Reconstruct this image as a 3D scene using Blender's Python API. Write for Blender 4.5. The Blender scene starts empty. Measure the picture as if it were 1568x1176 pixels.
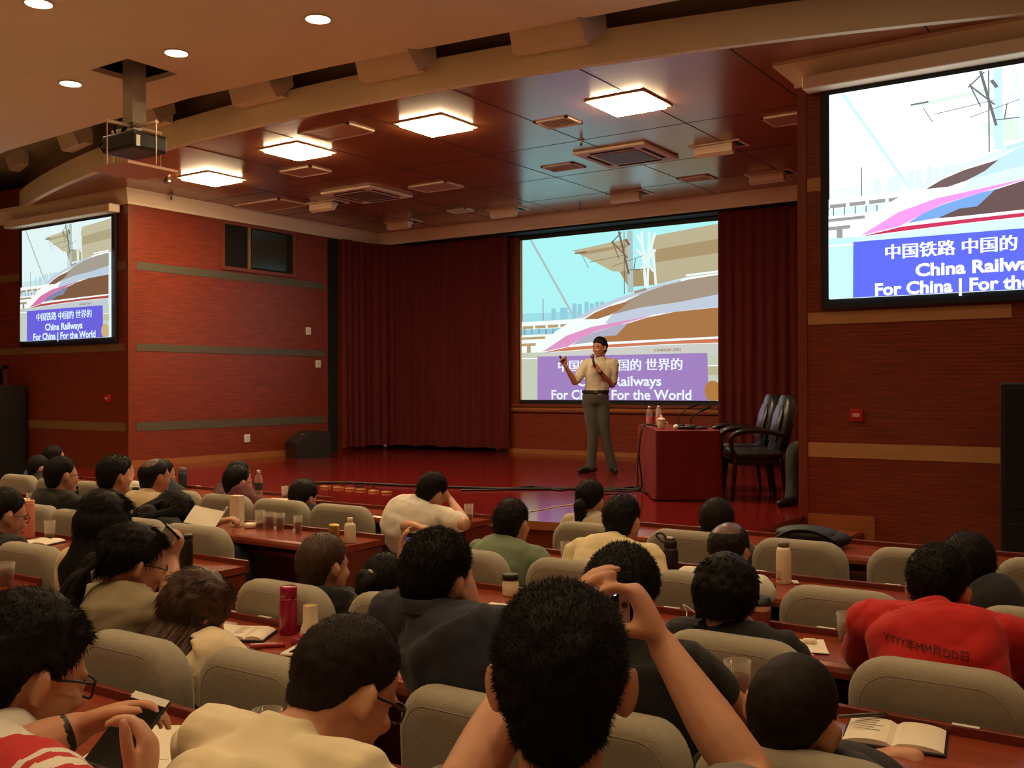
import bpy, bmesh, math, random
from mathutils import Vector, Matrix, noise
from mathutils.bvhtree import BVHTree
V = Vector
pi = math.pi
random.seed(7)
C = bpy.context.scene.collection
SC = bpy.context.scene

# ------------------------------------------------------------------ camera
CAM_H = 1.68
FPX = 1544.5                       # focal length in pixels of the 1568 px wide frame
th, pt, ro = math.radians(34.33), math.radians(0.164), math.radians(-0.183)
cF = V((-math.sin(th) * math.cos(pt), math.cos(th) * math.cos(pt), math.sin(pt)))
cR0 = V((math.cos(th), math.sin(th), 0)); cU0 = cR0.cross(cF)
cR = cR0 * math.cos(ro) + cU0 * math.sin(ro); cU = -cR0 * math.sin(ro) + cU0 * math.cos(ro)
cam = bpy.data.cameras.new('camera'); camo = bpy.data.objects.new('camera', cam); C.objects.link(camo)
cam.sensor_fit = 'HORIZONTAL'; cam.sensor_width = 36; cam.lens = 36 * FPX / 1568; cam.clip_start = 0.05
camo.matrix_world = Matrix(((cR.x, cU.x, -cF.x, 0), (cR.y, cU.y, -cF.y, 0), (cR.z, cU.z, -cF.z, CAM_H), (0, 0, 0, 1)))
SC.camera = camo

# ------------------------------------------------------------------ world, view
w = bpy.data.worlds.new('world'); SC.world = w; w.use_nodes = True
w.node_tree.nodes['Background'].inputs[0].default_value = (1, .6, .3, 1)
w.node_tree.nodes['Background'].inputs[1].default_value = 0.0
vs = SC.view_settings
vs.view_transform = 'Standard'; vs.look = 'None'; vs.gamma = 1; vs.exposure = 0.0; vs.use_curve_mapping = False
LAMP_STAGE = 80.0      # square lamps of the stage ceiling
LAMP_HALL = 14.0       # round downlights of the hall
HALL_W = 46.0           # watts of each downlight's beam
WARM = (1.0, .70, .37)
WARM2 = (1.0, .74, .42)

# ------------------------------------------------------------------ measuring helpers
def ray(px, py):
    return cF + cR * ((px - 784) / FPX) + cU * ((588 - py) / FPX)
CAMP = V((0, 0, CAM_H))
def ony(px, py, Y):
    d = ray(px, py); return CAMP + d * (Y / d.y)
def onz(px, py, Z):
    d = ray(px, py); return CAMP + d * ((Z - CAM_H) / d.z)
def onx(px, py, X):
    d = ray(px, py); return CAMP + d * (X / d.x)
def dep(px, py, D):
    return CAMP + ray(px, py) * D

# ------------------------------------------------------------------ materials
def lin(c):
    return tuple((v / 255 / 12.92 if v / 255 <= .04045 else ((v / 255 + .055) / 1.055) ** 2.4) for v in c)
_m = {}
def mat(name, rgb, rough=.6, metal=0, emit=None, es=1, var=0, vscale=8, bump=0, bscale=60, trans=0, alpha=1, spec=.5, sheen=0, coat=0, stretch=None):
    if name in _m: return _m[name]
    m = bpy.data.materials.new(name); m.use_nodes = True
    nt = m.node_tree; b = nt.nodes['Principled BSDF']
    col = (*lin(rgb), 1)
    b.inputs['Base Color'].default_value = col
    b.inputs['Roughness'].default_value = rough; b.inputs['Metallic'].default_value = metal
    b.inputs['Specular IOR Level'].default_value = spec
    b.inputs['Transmission Weight'].default_value = trans; b.inputs['Alpha'].default_value = alpha
    if sheen: b.inputs['Sheen Weight'].default_value = sheen
    if coat: b.inputs['Coat Weight'].default_value = coat; b.inputs['Coat Roughness'].default_value = .12
    if emit:
        b.inputs['Emission Color'].default_value = (*emit, 1); b.inputs['Emission Strength'].default_value = es
    if var or bump:
        tc = nt.nodes.new('ShaderNodeTexCoord'); mp = nt.nodes.new('ShaderNodeMapping')
        nt.links.new(tc.outputs['Object'], mp.inputs['Vector'])
        if stretch: mp.inputs['Scale'].default_value = stretch
    if var:
        n = nt.nodes.new('ShaderNodeTexNoise'); n.inputs['Scale'].default_value = vscale; n.inputs['Detail'].default_value = 5
        nt.links.new(mp.outputs[0], n.inputs['Vector'])
        r = nt.nodes.new('ShaderNodeValToRGB')
        r.color_ramp.elements[0].position = .3; r.color_ramp.elements[1].position = .7
        r.color_ramp.elements[0].color = (*[v * (1 - var) for v in col[:3]], 1)
        r.color_ramp.elements[1].color = (*[min(1, v * (1 + var)) for v in col[:3]], 1)
        nt.links.new(n.outputs['Fac'], r.inputs['Fac']); nt.links.new(r.outputs['Color'], b.inputs['Base Color'])
    if bump:
        n2 = nt.nodes.new('ShaderNodeTexNoise'); n2.inputs['Scale'].default_value = bscale; n2.inputs['Detail'].default_value = 3
        nt.links.new(mp.outputs[0], n2.inputs['Vector'])
        bp = nt.nodes.new('ShaderNodeBump'); bp.inputs['Strength'].default_value = bump; bp.inputs['Distance'].default_value = .01
        nt.links.new(n2.outputs['Fac'], bp.inputs['Height']); nt.links.new(bp.outputs[0], b.inputs['Normal'])
    _m[name] = m
    return m

def groove_wood(name, rgb, rough, pitch=.032, coat=0, var=.25):
    """reddish laminate boards with fine horizontal grooves"""
    m = mat(name, rgb, rough, var=var, vscale=3.0, coat=coat, stretch=(1.2, 1.2, 14))
    nt = m.node_tree; b = nt.nodes['Principled BSDF']
    tc = nt.nodes.new('ShaderNodeTexCoord'); sx = nt.nodes.new('ShaderNodeSeparateXYZ')
    nt.links.new(tc.outputs['Object'], sx.inputs[0])
    mo = nt.nodes.new('ShaderNodeMath'); mo.operation = 'MODULO'; mo.inputs[1].default_value = pitch
    nt.links.new(sx.outputs['Z'], mo.inputs[0])
    lt = nt.nodes.new('ShaderNodeMath'); lt.operation = 'LESS_THAN'; lt.inputs[1].default_value = pitch * .14
    nt.links.new(mo.outputs[0], lt.inputs[0])
    src = b.inputs['Base Color'].links[0].from_socket
    mx = nt.nodes.new('ShaderNodeMix'); mx.data_type = 'RGBA'; mx.inputs[7].default_value = (*[v * .45 for v in lin(rgb)], 1)
    nt.links.new(lt.outputs[0], mx.inputs[0]); nt.links.new(src, mx.inputs[6]); nt.links.new(mx.outputs[2], b.inputs['Base Color'])
    iv = nt.nodes.new('ShaderNodeMath'); iv.operation = 'SUBTRACT'; iv.inputs[0].default_value = 1
    nt.links.new(lt.outputs[0], iv.inputs[1])
    bp = nt.nodes.new('ShaderNodeBump'); bp.inputs['Strength'].default_value = .5; bp.inputs['Distance'].default_value = .003
    nt.links.new(iv.outputs[0], bp.inputs['Height']); nt.links.new(bp.outputs[0], b.inputs['Normal'])
    return m

M_wall = groove_wood('grooved_red_wood', (136, 55, 31), .38)
M_band = mat('band_veneer', (140, 108, 72), .5, var=.08, vscale=4, stretch=(1, 1, 8))
M_band2 = mat('tan_band_veneer', (196, 146, 98), .5, var=.08, vscale=4, stretch=(1, 1, 8))
M_band3 = mat('grey_band_veneer', (92, 84, 68), .5, var=.08, vscale=4, stretch=(1, 1, 8))
M_trimwood = mat('trim_wood', (168, 105, 62), .35, var=.15, vscale=4, stretch=(1, 1, 10))
M_edge = mat('edge_wood', (128, 58, 36), .4)
M_cream = mat('cream_plaster', (246, 232, 198), .8, var=.03, vscale=2)
M_cream2 = mat('cream_paint', (240, 218, 190), .6)
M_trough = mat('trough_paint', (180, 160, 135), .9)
M_sceil = mat('brown_ceiling_laminate', (160, 98, 66), .22, var=.06, vscale=2, spec=.6)
M_stage = mat('varnished_stage_boards', (112, 24, 22), .12, var=.16, vscale=2.5, stretch=(1, 9, 1), spec=.55, bump=.03, bscale=5)
M_floor = mat('hall_floor', (176, 156, 132), .35, var=.1, vscale=3)
M_curtain = mat('red_velvet', (92, 9, 11), .9, sheen=.05, var=.15, vscale=3, stretch=(6, 6, .4))
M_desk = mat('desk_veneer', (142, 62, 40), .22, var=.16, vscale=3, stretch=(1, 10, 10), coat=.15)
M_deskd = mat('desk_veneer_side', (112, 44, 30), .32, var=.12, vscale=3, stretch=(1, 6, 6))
M_black = mat('black_plastic', (22, 20, 20), .45)
M_black2 = mat('black_cloth_grille', (14, 13, 13), .9)
M_frame = mat('screen_frame_black', (16, 16, 18), .5)
M_lamp = mat('lamp_glow', (255, 235, 200), .5, emit=WARM2, es=LAMP_STAGE)
M_lamph = mat('hall_lamp_glow', (255, 235, 200), .5, emit=WARM, es=LAMP_HALL)
M_metal = mat('brushed_metal', (170, 165, 155), .35, metal=1)
M_seat = mat('seat_fabric', (160, 152, 133), .92, var=.05, vscale=30, bump=.25, bscale=260, sheen=.15)
M_seatedge = mat('seat_piping', (140, 134, 120), .9)
M_paper = mat('paper', (236, 226, 206), .75)
M_white = mat('white_plastic', (232, 226, 214), .4)
def thin(name, rgb, base, tint=(255, 255, 255)):
    """thin clear wall: lets light straight through, with glossy edges"""
    m = bpy.data.materials.new(name); m.use_nodes = True; nt = m.node_tree; nt.nodes.clear()
    o = nt.nodes.new('ShaderNodeOutputMaterial'); mx = nt.nodes.new('ShaderNodeMixShader'); tr = nt.nodes.new('ShaderNodeBsdfTransparent'); gl = nt.nodes.new('ShaderNodeBsdfPrincipled'); lw = nt.nodes.new('ShaderNodeLayerWeight')
    mr = nt.nodes.new('ShaderNodeMapRange'); mr.inputs['To Min'].default_value = base; mr.inputs['To Max'].default_value = .75
    lw.inputs['Blend'].default_value = .25; tr.inputs['Color'].default_value = (*lin(tint), 1); gl.inputs['Base Color'].default_value = (*lin(rgb), 1); gl.inputs['Roughness'].default_value = .08
    nt.links.new(lw.outputs['Facing'], mr.inputs['Value']); nt.links.new(mr.outputs[0], mx.inputs[0]); nt.links.new(tr.outputs[0], mx.inputs[1]); nt.links.new(gl.outputs[0], mx.inputs[2]); nt.links.new(mx.outputs[0], o.inputs[0])
    _m[name] = m
    return m
M_glass = thin('clear_glass', (235, 225, 210), .07)
M_red = mat('signal_red', (190, 30, 28), .4)
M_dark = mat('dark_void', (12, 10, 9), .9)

# ------------------------------------------------------------------ mesh helpers
class MB:
    """collects faces (with material slots) and links them as ONE object"""
    def __init__(s): s.bm = bmesh.new(); s.mi = 0; s.mats = []
    def use(s, m):
        if m not in s.mats: s.mats.append(m)
        s.mi = s.mats.index(m); return s
    def face(s, pts):
        f = s.bm.faces.new([s.bm.verts.new(p) for p in pts]); f.material_index = s.mi; return f
    def box(s, a, b, M=None, bev=0):
        x0, y0, z0 = a; x1, y1, z1 = b
        vs = [s.bm.verts.new((x, y, z)) for z in (z0, z1) for x, y in ((x0, y0), (x1, y0), (x1, y1), (x0, y1))]
        fs = [s.bm.faces.new([vs[i] for i in q]) for q in ((3, 2, 1, 0), (4, 5, 6, 7), (0, 1, 5, 4), (1, 2, 6, 5), (2, 3, 7, 6), (3, 0, 4, 7))]
        for f in fs: f.material_index = s.mi
        if bev:
            es = list({e for f in fs for e in f.edges})
            r = bmesh.ops.bevel(s.bm, geom=es, offset=bev, segments=3, affect='EDGES', profile=.5)
            for f in r['faces']: f.material_index = s.mi
            vs = list({v for f in fs if f.is_valid for v in f.verts} | {v for f in r['faces'] for v in f.verts})
        if M: bmesh.ops.transform(s.bm, matrix=M, verts=vs)
        return s
    def prism(s, poly, z0, z1, M=None):
        """extrude a 2-D outline from z0 to z1"""
        n = len(poly)
        a = [s.bm.verts.new((x, y, z0)) for x, y in poly]; b = [s.bm.verts.new((x, y, z1)) for x, y in poly]
        fs = [s.bm.faces.new(a[::-1]), s.bm.faces.new(b)] + [s.bm.faces.new((a[i], a[(i + 1) % n], b[(i + 1) % n], b[i])) for i in range(n)]
        for f in fs: f.material_index = s.mi
        if M: bmesh.ops.transform(s.bm, matrix=M, verts=a + b)
        return s
    def rings(s, rs, cap=True, closed=True):
        """loft rings of points"""
        vv = [[s.bm.verts.new(p) for p in r] for r in rs]
        n = len(rs[0])
        for a, b in zip(vv, vv[1:]):
            for i in range(n if closed else n - 1):
                f = s.bm.faces.new((a[i], a[(i + 1) % n], b[(i + 1) % n], b[i])); f.material_index = s.mi; f.smooth = True
        if cap and closed:
            for r in (vv[0][::-1], vv[-1]):
                f = s.bm.faces.new(r); f.material_index = s.mi
        return s
    def lathe(s, prof, c=(0, 0, 0), n=24, M=None, cap=True):
        rs = [[V((c[0] + r * math.cos(2 * pi * k / n), c[1] + r * math.sin(2 * pi * k / n), c[2] + z)) for k in range(n)] for r, z in prof]
        if M: rs = [[M @ p for p in r] for r in rs]
        return s.rings(rs, cap)
    def tube(s, pts, rad, n=8, sub=4, ref=None):
        """round (or elliptic) tube along a smooth path; rad = number or list of numbers / (rx, ry)"""
        pts = [V(p) for p in pts]
        if not isinstance(rad, (list,)): rad = [rad] * len(pts)
        rad = [(r, r) if not isinstance(r, (tuple, list)) else r for r in rad]
        P, R = [], []
        for i in range(len(pts) - 1):
            p0, p1, p2, p3 = pts[max(i - 1, 0)], pts[i], pts[i + 1], pts[min(i + 2, len(pts) - 1)]
            for k in range(sub):
                t = k / sub
                P.append(.5 * ((2 * p1) + (p2 - p0) * t + (2 * p0 - 5 * p1 + 4 * p2 - p3) * t * t + (3 * p1 - p0 - 3 * p2 + p3) * t ** 3))
                u = t * t * (3 - 2 * t)
                R.append(tuple(rad[i][j] * (1 - u) + rad[i + 1][j] * u for j in (0, 1)))
        P.append(pts[-1]); R.append(rad[-1])
        T = [(P[min(i + 1, len(P) - 1)] - P[max(i - 1, 0)]).normalized() for i in range(len(P))]
        x = V(ref) if ref is not None else (V((0, 0, 1)) if abs(T[0].z) < .9 else V((1, 0, 0)))
        rs = []
        for p, r, t in zip(P, R, T):
            x = (x - t * x.dot(t))
            if x.length < 1e-5: x = t.orthogonal()
            x.normalize(); y = t.cross(x)
            rs.append([p + x * (r[0] * math.cos(2 * pi * k / n)) + y * (r[1] * math.sin(2 * pi * k / n)) for k in range(n)])
        # rounded ends
        e = .6 * min(R[0]); f = .6 * min(R[-1])
        a = [P[0] - T[0] * e + (q - P[0]) * .55 for q in rs[0]]; b = [P[-1] + T[-1] * f + (q - P[-1]) * .55 for q in rs[-1]]
        return s.rings([a] + rs + [b])
    def ell(s, c, ax, n=12):
        """ellipsoid: centre, three axis vectors"""
        c = V(c); ax = [V(a) for a in ax]
        rs = []
        for j in range(n + 1):
            t = pi * (j + .0) / n; t = min(max(t, .05), pi - .05)
            rs.append([c + ax[0] * (math.sin(t) * math.cos(2 * pi * k / (2 * n))) + ax[1] * (math.sin(t) * math.sin(2 * pi * k / (2 * n))) + ax[2] * math.cos(t) for k in range(2 * n)])
        return s.rings(rs[::-1])
    def obj(s, name, parent=None, smooth=None, m=None, loc=(0, 0, 0)):
        if m is not None: s.use(m)
        bmesh.ops.recalc_face_normals(s.bm, faces=s.bm.faces)
        me = bpy.data.meshes.new(name); 
        loc = V(loc)
        if loc.length: bmesh.ops.translate(s.bm, vec=-loc, verts=s.bm.verts)
        s.bm.to_mesh(me); s.bm.free()
        for q in s.mats: me.materials.append(q)
        if smooth is not None:
            for p in me.polygons: p.use_smooth = smooth
        o = bpy.data.objects.new(name, me); C.objects.link(o)
        if parent: o.parent = parent
        o.location = loc
        return o

def tag(o, label=None, cat=None, group=None, kind=None):
    for k, v in (('label', label), ('category', cat), ('group', group), ('kind', kind)):
        if v: o[k] = v
    return o
def empty(name, loc, rz=0):
    o = bpy.data.objects.new(name, None); C.objects.link(o); o.location = loc; o.rotation_euler = (0, 0, rz)
    o.empty_display_size = .1
    return o
def struct(o, label=None):
    o['kind'] = 'structure'
    if label: o['label'] = label
    return o
def copy_tree(o, parent=None):
    c = o.copy(); C.objects.link(c); c.parent = parent
    for ch in list(o.children): copy_tree(ch, c)
    return c
def box(a, b, name, m, parent=None, bev=0, M=None):
    return MB().use(m).box(a, b, M, bev).obj(name, parent, smooth=False)
def rot(o, e): o.rotation_euler = e; return o
def TRS(loc, rz=0, rx=0, ry=0, s=1):
    return Matrix.Translation(V(loc)) @ Matrix.Rotation(rz, 4, 'Z') @ Matrix.Rotation(ry, 4, 'Y') @ Matrix.Rotation(rx, 4, 'X') @ Matrix.Scale(s, 4)

def text_mesh(txt, size, name, m, M, parent=None, bold=0, align='CENTER', ext=0, width=None):
    cu = bpy.data.curves.new('lettering', 'FONT'); cu.body = txt; cu.size = size; cu.align_x = align; cu.offset = bold; cu.extrude = ext
    cu.resolution_u = 3
    o = bpy.data.objects.new('tmp_text', cu); C.objects.link(o)
    me = bpy.data.meshes.new_from_object(o.evaluated_get(bpy.context.evaluated_depsgraph_get()))
    bpy.data.objects.remove(o); bpy.data.curves.remove(cu)
    if width:
        xs = [v.co.x for v in me.vertices]; k = width / (max(xs) - min(xs)); x0 = min(xs)
        for v in me.vertices: v.co.x = (v.co.x - x0) * k - width / 2
    me.transform(M); me.materials.clear(); me.materials.append(m)
    r = bpy.data.objects.new(name, me); C.objects.link(r)
    if parent: r.parent = parent
    return r
# =================================================================== THE ROOM
ZS = .60; XL = -12.0; XR = -2.78; YP = 8.36; YB = 13.75; ZC = 4.38; ZA = 4.68
X0, X1, Y0 = -17.4, 2.6, -5.0
def beamY(x): return 7.06 + 20.5 - math.sqrt(max(1, 20.5 ** 2 - (x + 7.5) ** 2))
def frontY(x): return beamY(x) - .50
def ceilY(x):
    k = [(-17.4, 8.0), (-14.4, 7.3), (-12.54, 6.92), (-10.1, 6.80), (-8.64, 6.74), (-6.6, 6.84), (-4.83, 7.03), (-3.33, 7.2), (-1, 7.62), (2.6, 8.3)]
    for (a, b), (c, d) in zip(k, k[1:]):
        if a <= x <= c:
            t = (x - a) / (c - a); return b + (d - b) * t
    return k[-1][1]
xs = [X0 + (X1 - X0) * i / 60 for i in range(61)]

struct(box((X0, Y0, -.1), (X1, YP, 0), 'floor', M_floor))
# stage platform with a curved front, fascia and nosing
m = MB().use(M_stage)
fx = [-12.3] + [x for x in xs if -12.2 < x < -2.8] + [-2.74]
front = [(x, frontY(x)) for x in fx]
m.prism(front + [(fx[-1], YP - .022), (XR - .001, YP - .022), (XR - .001, 14.3), (XL + .001, 14.3), (XL + .001, YP - .022), (fx[0], YP - .022)], .56, ZS)
m.use(M_deskd); m.prism([(x, y + .03) for x, y in front] + [(fx[-1], YP - .02), (fx[0], YP - .02)], 0, .555)
m.use(M_trimwood)
for (a, b) in zip(front, front[1:]):
    m.face([(a[0], a[1] - .004, .535), (b[0], b[1] - .004, .535), (b[0], b[1] - .004, .602), (a[0], a[1] - .004, .602)])
struct(m.obj('stage', smooth=False), 'raised stage with dark red varnished floor and curved front')
# side steps at the right end of the stage
s = MB().use(M_desk).box((-2.73, 7.55, 0), (-2.27, 8.33, .5)).use(M_deskd).box((-2.268, 7.57, 0), (-2.25, 8.33, .49)).obj('stage_steps', smooth=False)
struct(s, 'wooden step block at the right end of the stage')

def wall_bands(mb, kind, fixed, a, b, off):
    for z0, z1 in ((1.09, 1.21), (2.19, 2.29), (3.30, 3.41)):
        if kind == 'y': mb.box((a, fixed - off, z0), (b, fixed + .01, z1))
        else: mb.box((fixed - .01, a, z0), (fixed + off, b, z1))
# left projecting wall: screen wall and stage wing
struct(box((X0, YP, 0), (XL, YP + .2, 4.7), 'wall_front_left', M_wall))
struct(box((XL - .2, YP + .2, 0), (XL, 14.3, 4.7), 'wall_stage_left', M_wall))
struct(box((XR, YP, 0), (X1, YP + .2, 4.7), 'wall_front_right', M_wall))
struct(box((XR, YP + .2, 0), (XR + .2, 14.3, 4.7), 'wall_stage_right', M_wall))
struct(box((XL - .2, 14.3, 0), (XR + .2, 14.5, 4.7), 'wall_back', M_wall))
struct(box((X0 - .2, Y0, 0), (X0, YP + .2, 5.2), 'wall_left', M_wall))
struct(box((X1, Y0, 0), (X1 + .2, YP + .2, 5.2), 'wall_right', M_wall))
struct(box((X0 - .2, Y0 - .2, 0), (X1 + .2, Y0, 5.2), 'wall_rear', M_wall))
mb = MB().use(M_band); wall_bands(mb, 'y', YP, X0, XL - .07, .006); struct(mb.obj('trim_1', smooth=False), 'veneer bands on the left screen wall')
mb = MB().use(M_band2); wall_bands(mb, 'y', YP, XR + .07, -1.17, .006); struct(mb.obj('trim_2', smooth=False), 'tan veneer bands on the right screen wall')
mb = MB().use(M_band3); wall_bands(mb, 'x', XL, YP + .12, 12.1, .006); struct(mb.obj('trim_3', smooth=False), 'grey brown veneer bands on the stage side wall')
mb = MB().use(M_edge); mb.box((XL - .06, YP - .012, .6), (XL + .008, YP + .05, 4.18)); mb.box((XL - .01, 12.06, .6), (XL + .012, 12.12, 4.18))
struct(mb.obj('trim_4', smooth=False), 'wooden corner edge of the left wall')
mb = MB().use(M_edge); mb.box((XR - .012, YP - .012, .5), (XR + .065, YP + .05, 4.18)); struct(mb.obj('trim_5', smooth=False), 'wooden corner edge of the right wall')
mb = MB().use(M_trimwood); mb.box((XL, YP, ZS), (XL + .02, 12.1, .69)); struct(mb.obj('baseboard_left', smooth=False), 'pale wooden skirting along the left stage wall')
mb = MB().use(M_trimwood); mb.box((XR + .07, YP - .02, .0), (-2.17, YP, .62)); mb.box((-2.17, YP - .02, 0), (-1.66, YP, .33)); struct(mb.obj('baseboard_right', smooth=False), 'stepped pale wooden skirting under the right screen wall')
mb = MB().use(M_black2); mb.box((XL, 12.14, ZS), (XL + .03, 12.34, 4.17)); struct(mb.obj('trim_6', smooth=False), 'dark post beside the left curtain')

# back panel wall under and around the main screen
struct(box((-9.7, YB + .02, ZS), (-5.2, YB + .12, 4.2), 'wall_screen', M_wall))
mb = MB().use(M_trimwood); mb.box((-9.7, YB - .01, ZS), (-5.2, YB + .02, .665)); struct(mb.obj('baseboard_back', smooth=False), 'pale wooden skirting under the main screen')
mb = MB().use(M_edge); mb.box((-9.4, YB - .03, 1.27), (-5.3, YB + .02, 1.30)).box((-9.4, YB - .05, 1.36), (-5.3, YB + .02, 1.40)).use(M_trimwood).box((-9.4, YB - .012, 1.30), (-5.3, YB + .02, 1.36))
struct(mb.obj('trim_7', smooth=False), 'moulded wooden rail under the main screen')

# cornices
def cornice(path, name, label, zb=4.18, zt=ZC + .02, bo=.02, to=.10):
    """path: list of (x, y, nx, ny): wall points with the outward direction"""
    mb = MB().use(M_cream2)
    for (ax, ay, anx, any_), (bx, by, bnx, bny) in zip(path, path[1:]):
        prof = [(0, zb), (bo, zb), (bo, zb + .03), (to, zt - .05), (to, zt), (0, zt)]
        r0 = [V((ax + anx * o, ay + any_ * o, z)) for o, z in prof]; r1 = [V((bx + bnx * o, by + bny * o, z)) for o, z in prof]
        mb.rings([r0, r1])
    return struct(mb.obj(name, smooth=False), label)
cornice([(X0, YP, 0, -1), (XL, YP, 1, -1), (XL, 13.42, 1, -1), (XR, 13.42, 0, -1)], 'trim_8', 'cream cornice running round the left wall and the back of the stage')
cornice([(XR, YP, -1, -1), (X1, YP, 0, -1)], 'trim_9', 'cream cornice above the right screen', bo=.03, to=.17)
struct(box((XL, 13.42, 4.15), (XR, 14.3, 4.40), 'trim_10', M_dark))

# stage ceiling (out to the curved beam), with panel joints
mb = MB().use(M_sceil)
sx = sorted(xs + [XL - .2, XR + .2])
for a, b in zip(sx, sx[1:]):
    yb = 14.4 if (a >= XL - .21 and b <= XR + .21) else YP + .2
    mb.prism([(a, beamY(a) + .02), (b, beamY(b) + .02), (b, yb), (a, yb)], ZC, ZC + .06)
bmesh.ops.remove_doubles(mb.bm, verts=mb.bm.verts, dist=1e-5)
struct(mb.obj('ceiling_stage', smooth=False), 'glossy brown stage ceiling')
mb = MB().use(M_dark)
for x in (-10.6, -9.35, -8.1, -6.85, -5.6, -4.35, -3.1, -1.7): mb.box((x - .006, beamY(x) + .03, ZC - .002), (x + .006, 13.3 if XL < x < XR else YP - .2, ZC + .001))
for y in (9.55, 11.05, 12.3): mb.box((XL + .1, y - .004, ZC - .002), (XR, y + .004, ZC + .001))
struct(mb.obj('trim_11', smooth=False), 'joints between the stage ceiling panels')
# curved cream beam
mb = MB().use(M_cream)
prof = lambda x: [V((x, beamY(x), ZC - .01)), V((x, beamY(x), ZA - .03)), V((x, beamY(x) + .07, ZA - .03)), V((x, beamY(x) + .07, ZC - .01))]
mb.rings([prof(x) for x in xs]); struct(mb.obj('trim_12', smooth=False), 'curved cream beam between hall and stage ceilings')
# light trough above the beam
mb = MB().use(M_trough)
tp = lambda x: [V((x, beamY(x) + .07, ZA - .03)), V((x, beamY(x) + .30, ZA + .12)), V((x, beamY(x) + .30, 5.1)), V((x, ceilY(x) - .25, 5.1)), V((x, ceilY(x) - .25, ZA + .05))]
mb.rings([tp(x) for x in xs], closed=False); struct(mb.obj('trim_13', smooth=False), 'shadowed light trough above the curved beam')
# hall ceiling with its curved edge and the projector hatch
HX0, HX1, HY0, HY1 = -8.64, -8.06, 5.61, 6.16
mb = MB().use(M_cream)
hx = sorted(xs + [HX0, HX1])
for a, b in zip(hx, hx[1:]):
    segs = [(Y0, None)] if not (a >= HX0 - 1e-6 and b <= HX1 + 1e-6) else [(Y0, HY0), (HY1, None)]
    for y0, y1 in segs:
        pa, pb = (ceilY(a) if y1 is None else y1), (ceilY(b) if y1 is None else y1)
        mb.prism([(a, y0), (b, y0), (b, pb), (a, pa)], ZA, ZA + .05)
struct(mb.obj('ceiling', smooth=False), 'cream hall ceiling with a curved front edge')
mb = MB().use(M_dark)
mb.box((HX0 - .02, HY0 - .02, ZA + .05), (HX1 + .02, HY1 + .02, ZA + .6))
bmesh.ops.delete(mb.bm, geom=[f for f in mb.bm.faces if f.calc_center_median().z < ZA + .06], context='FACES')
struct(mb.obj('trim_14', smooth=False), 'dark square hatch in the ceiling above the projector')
struct(box((X0, Y0, 5.2), (X1, YP + .2, 5.3), 'roof', M_dark))

# window in the left stage wall
wy0, wy1, wz0, wz1 = 9.97, 11.34, 3.49, 4.12
wi = box((XL - .005, wy0, wz0), (XL + .012, wy1, wz1), 'window_1', M_dark); struct(wi, 'dark control room window high in the left stage wall')
mb = MB().use(M_edge)
for a, b in (((wy0 - .05, wz0 - .05), (wy1 + .05, wz0)), ((wy0 - .05, wz1), (wy1 + .05, wz1 + .05)), ((wy0 - .05, wz0), (wy0, wz1)), ((wy1, wz0), (wy1 + .05, wz1))):
    mb.box((XL, a[0], a[1]), (XL + .035, b[0], b[1]))
mb.obj('window_frame', wi, smooth=False)
MB().use(M_band).box((XL + .012, 10.42, wz0), (XL + .03, 10.47, wz1)).obj('mullion', wi, smooth=False)
MB().use(mat('smoked_pane', (48, 46, 36), .15)).box((XL + .012, 10.5, wz0 + .03), (XL + .022, 11.2, wz1 - .02)).obj('pane', wi, smooth=False)

# ------------------------------------------------------------------ curtains
def curtain(path, z0, z1, name, label, group, seed, pitch=.15, amp=.075):
    rnd = random.Random(seed)
    L = [0]
    for a, b in zip(path, path[1:]): L.append(L[-1] + (V(b) - V(a)).length)
    n = int(L[-1] / .022)
    ph = [rnd.uniform(-.9, .9) for _ in range(int(L[-1] / pitch) + 3)]
    cols = []
    for i in range(n + 1):
        s_ = L[-1] * i / n
        k = max(j for j in range(len(L) - 1) if L[j] <= s_ + 1e-9); t = (s_ - L[k]) / (L[k + 1] - L[k])
        p = V(path[k]).lerp(V(path[k + 1]), t); d = (V(path[k + 1]) - V(path[k])).normalized(); nr = V((d.y, -d.x))
        cols.append((s_, p, nr))
    rows = []
    for j in range(15):
        v = j / 14; z = z1 + (z0 - z1) * v
        r = []
        for s_, p, nr in cols:
            f = s_ / pitch; q = ph[int(f)] * (1 - f % 1) + ph[int(f) + 1] * (f % 1)
            off = amp * (.35 + .65 * v) * (math.sin(2 * pi * f + q) + .4 * math.sin(2 * pi * f * .37 + 2 * q + v)) * .6
            r.append(V((p.x + nr.x * off, p.y + nr.y * off, z + .012 * math.sin(f * 1.7 + q) * (v == 1))))
        rows.append(r)
    mb = MB().use(M_curtain); mb.rings(rows, closed=False)
    return tag(mb.obj(name, smooth=True), label, 'curtain', group)
curtain([(XL + .12, 12.36), (XL + .14, 13.0), (XL + .35, 13.42), (-11.2, 13.55), (-9.37, 13.58)], .67, 4.17, 'stage_curtain', 'wide dark red curtain closing the stage left of the main screen', 'stage curtains', 3)
curtain([(-5.66, 13.5), (-4.6, 13.55), (-2.85, 13.55)], .66, 4.17, 'stage_curtain', 'narrow dark red curtain right of the main screen, behind the leather chairs', 'stage curtains', 5)

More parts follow.
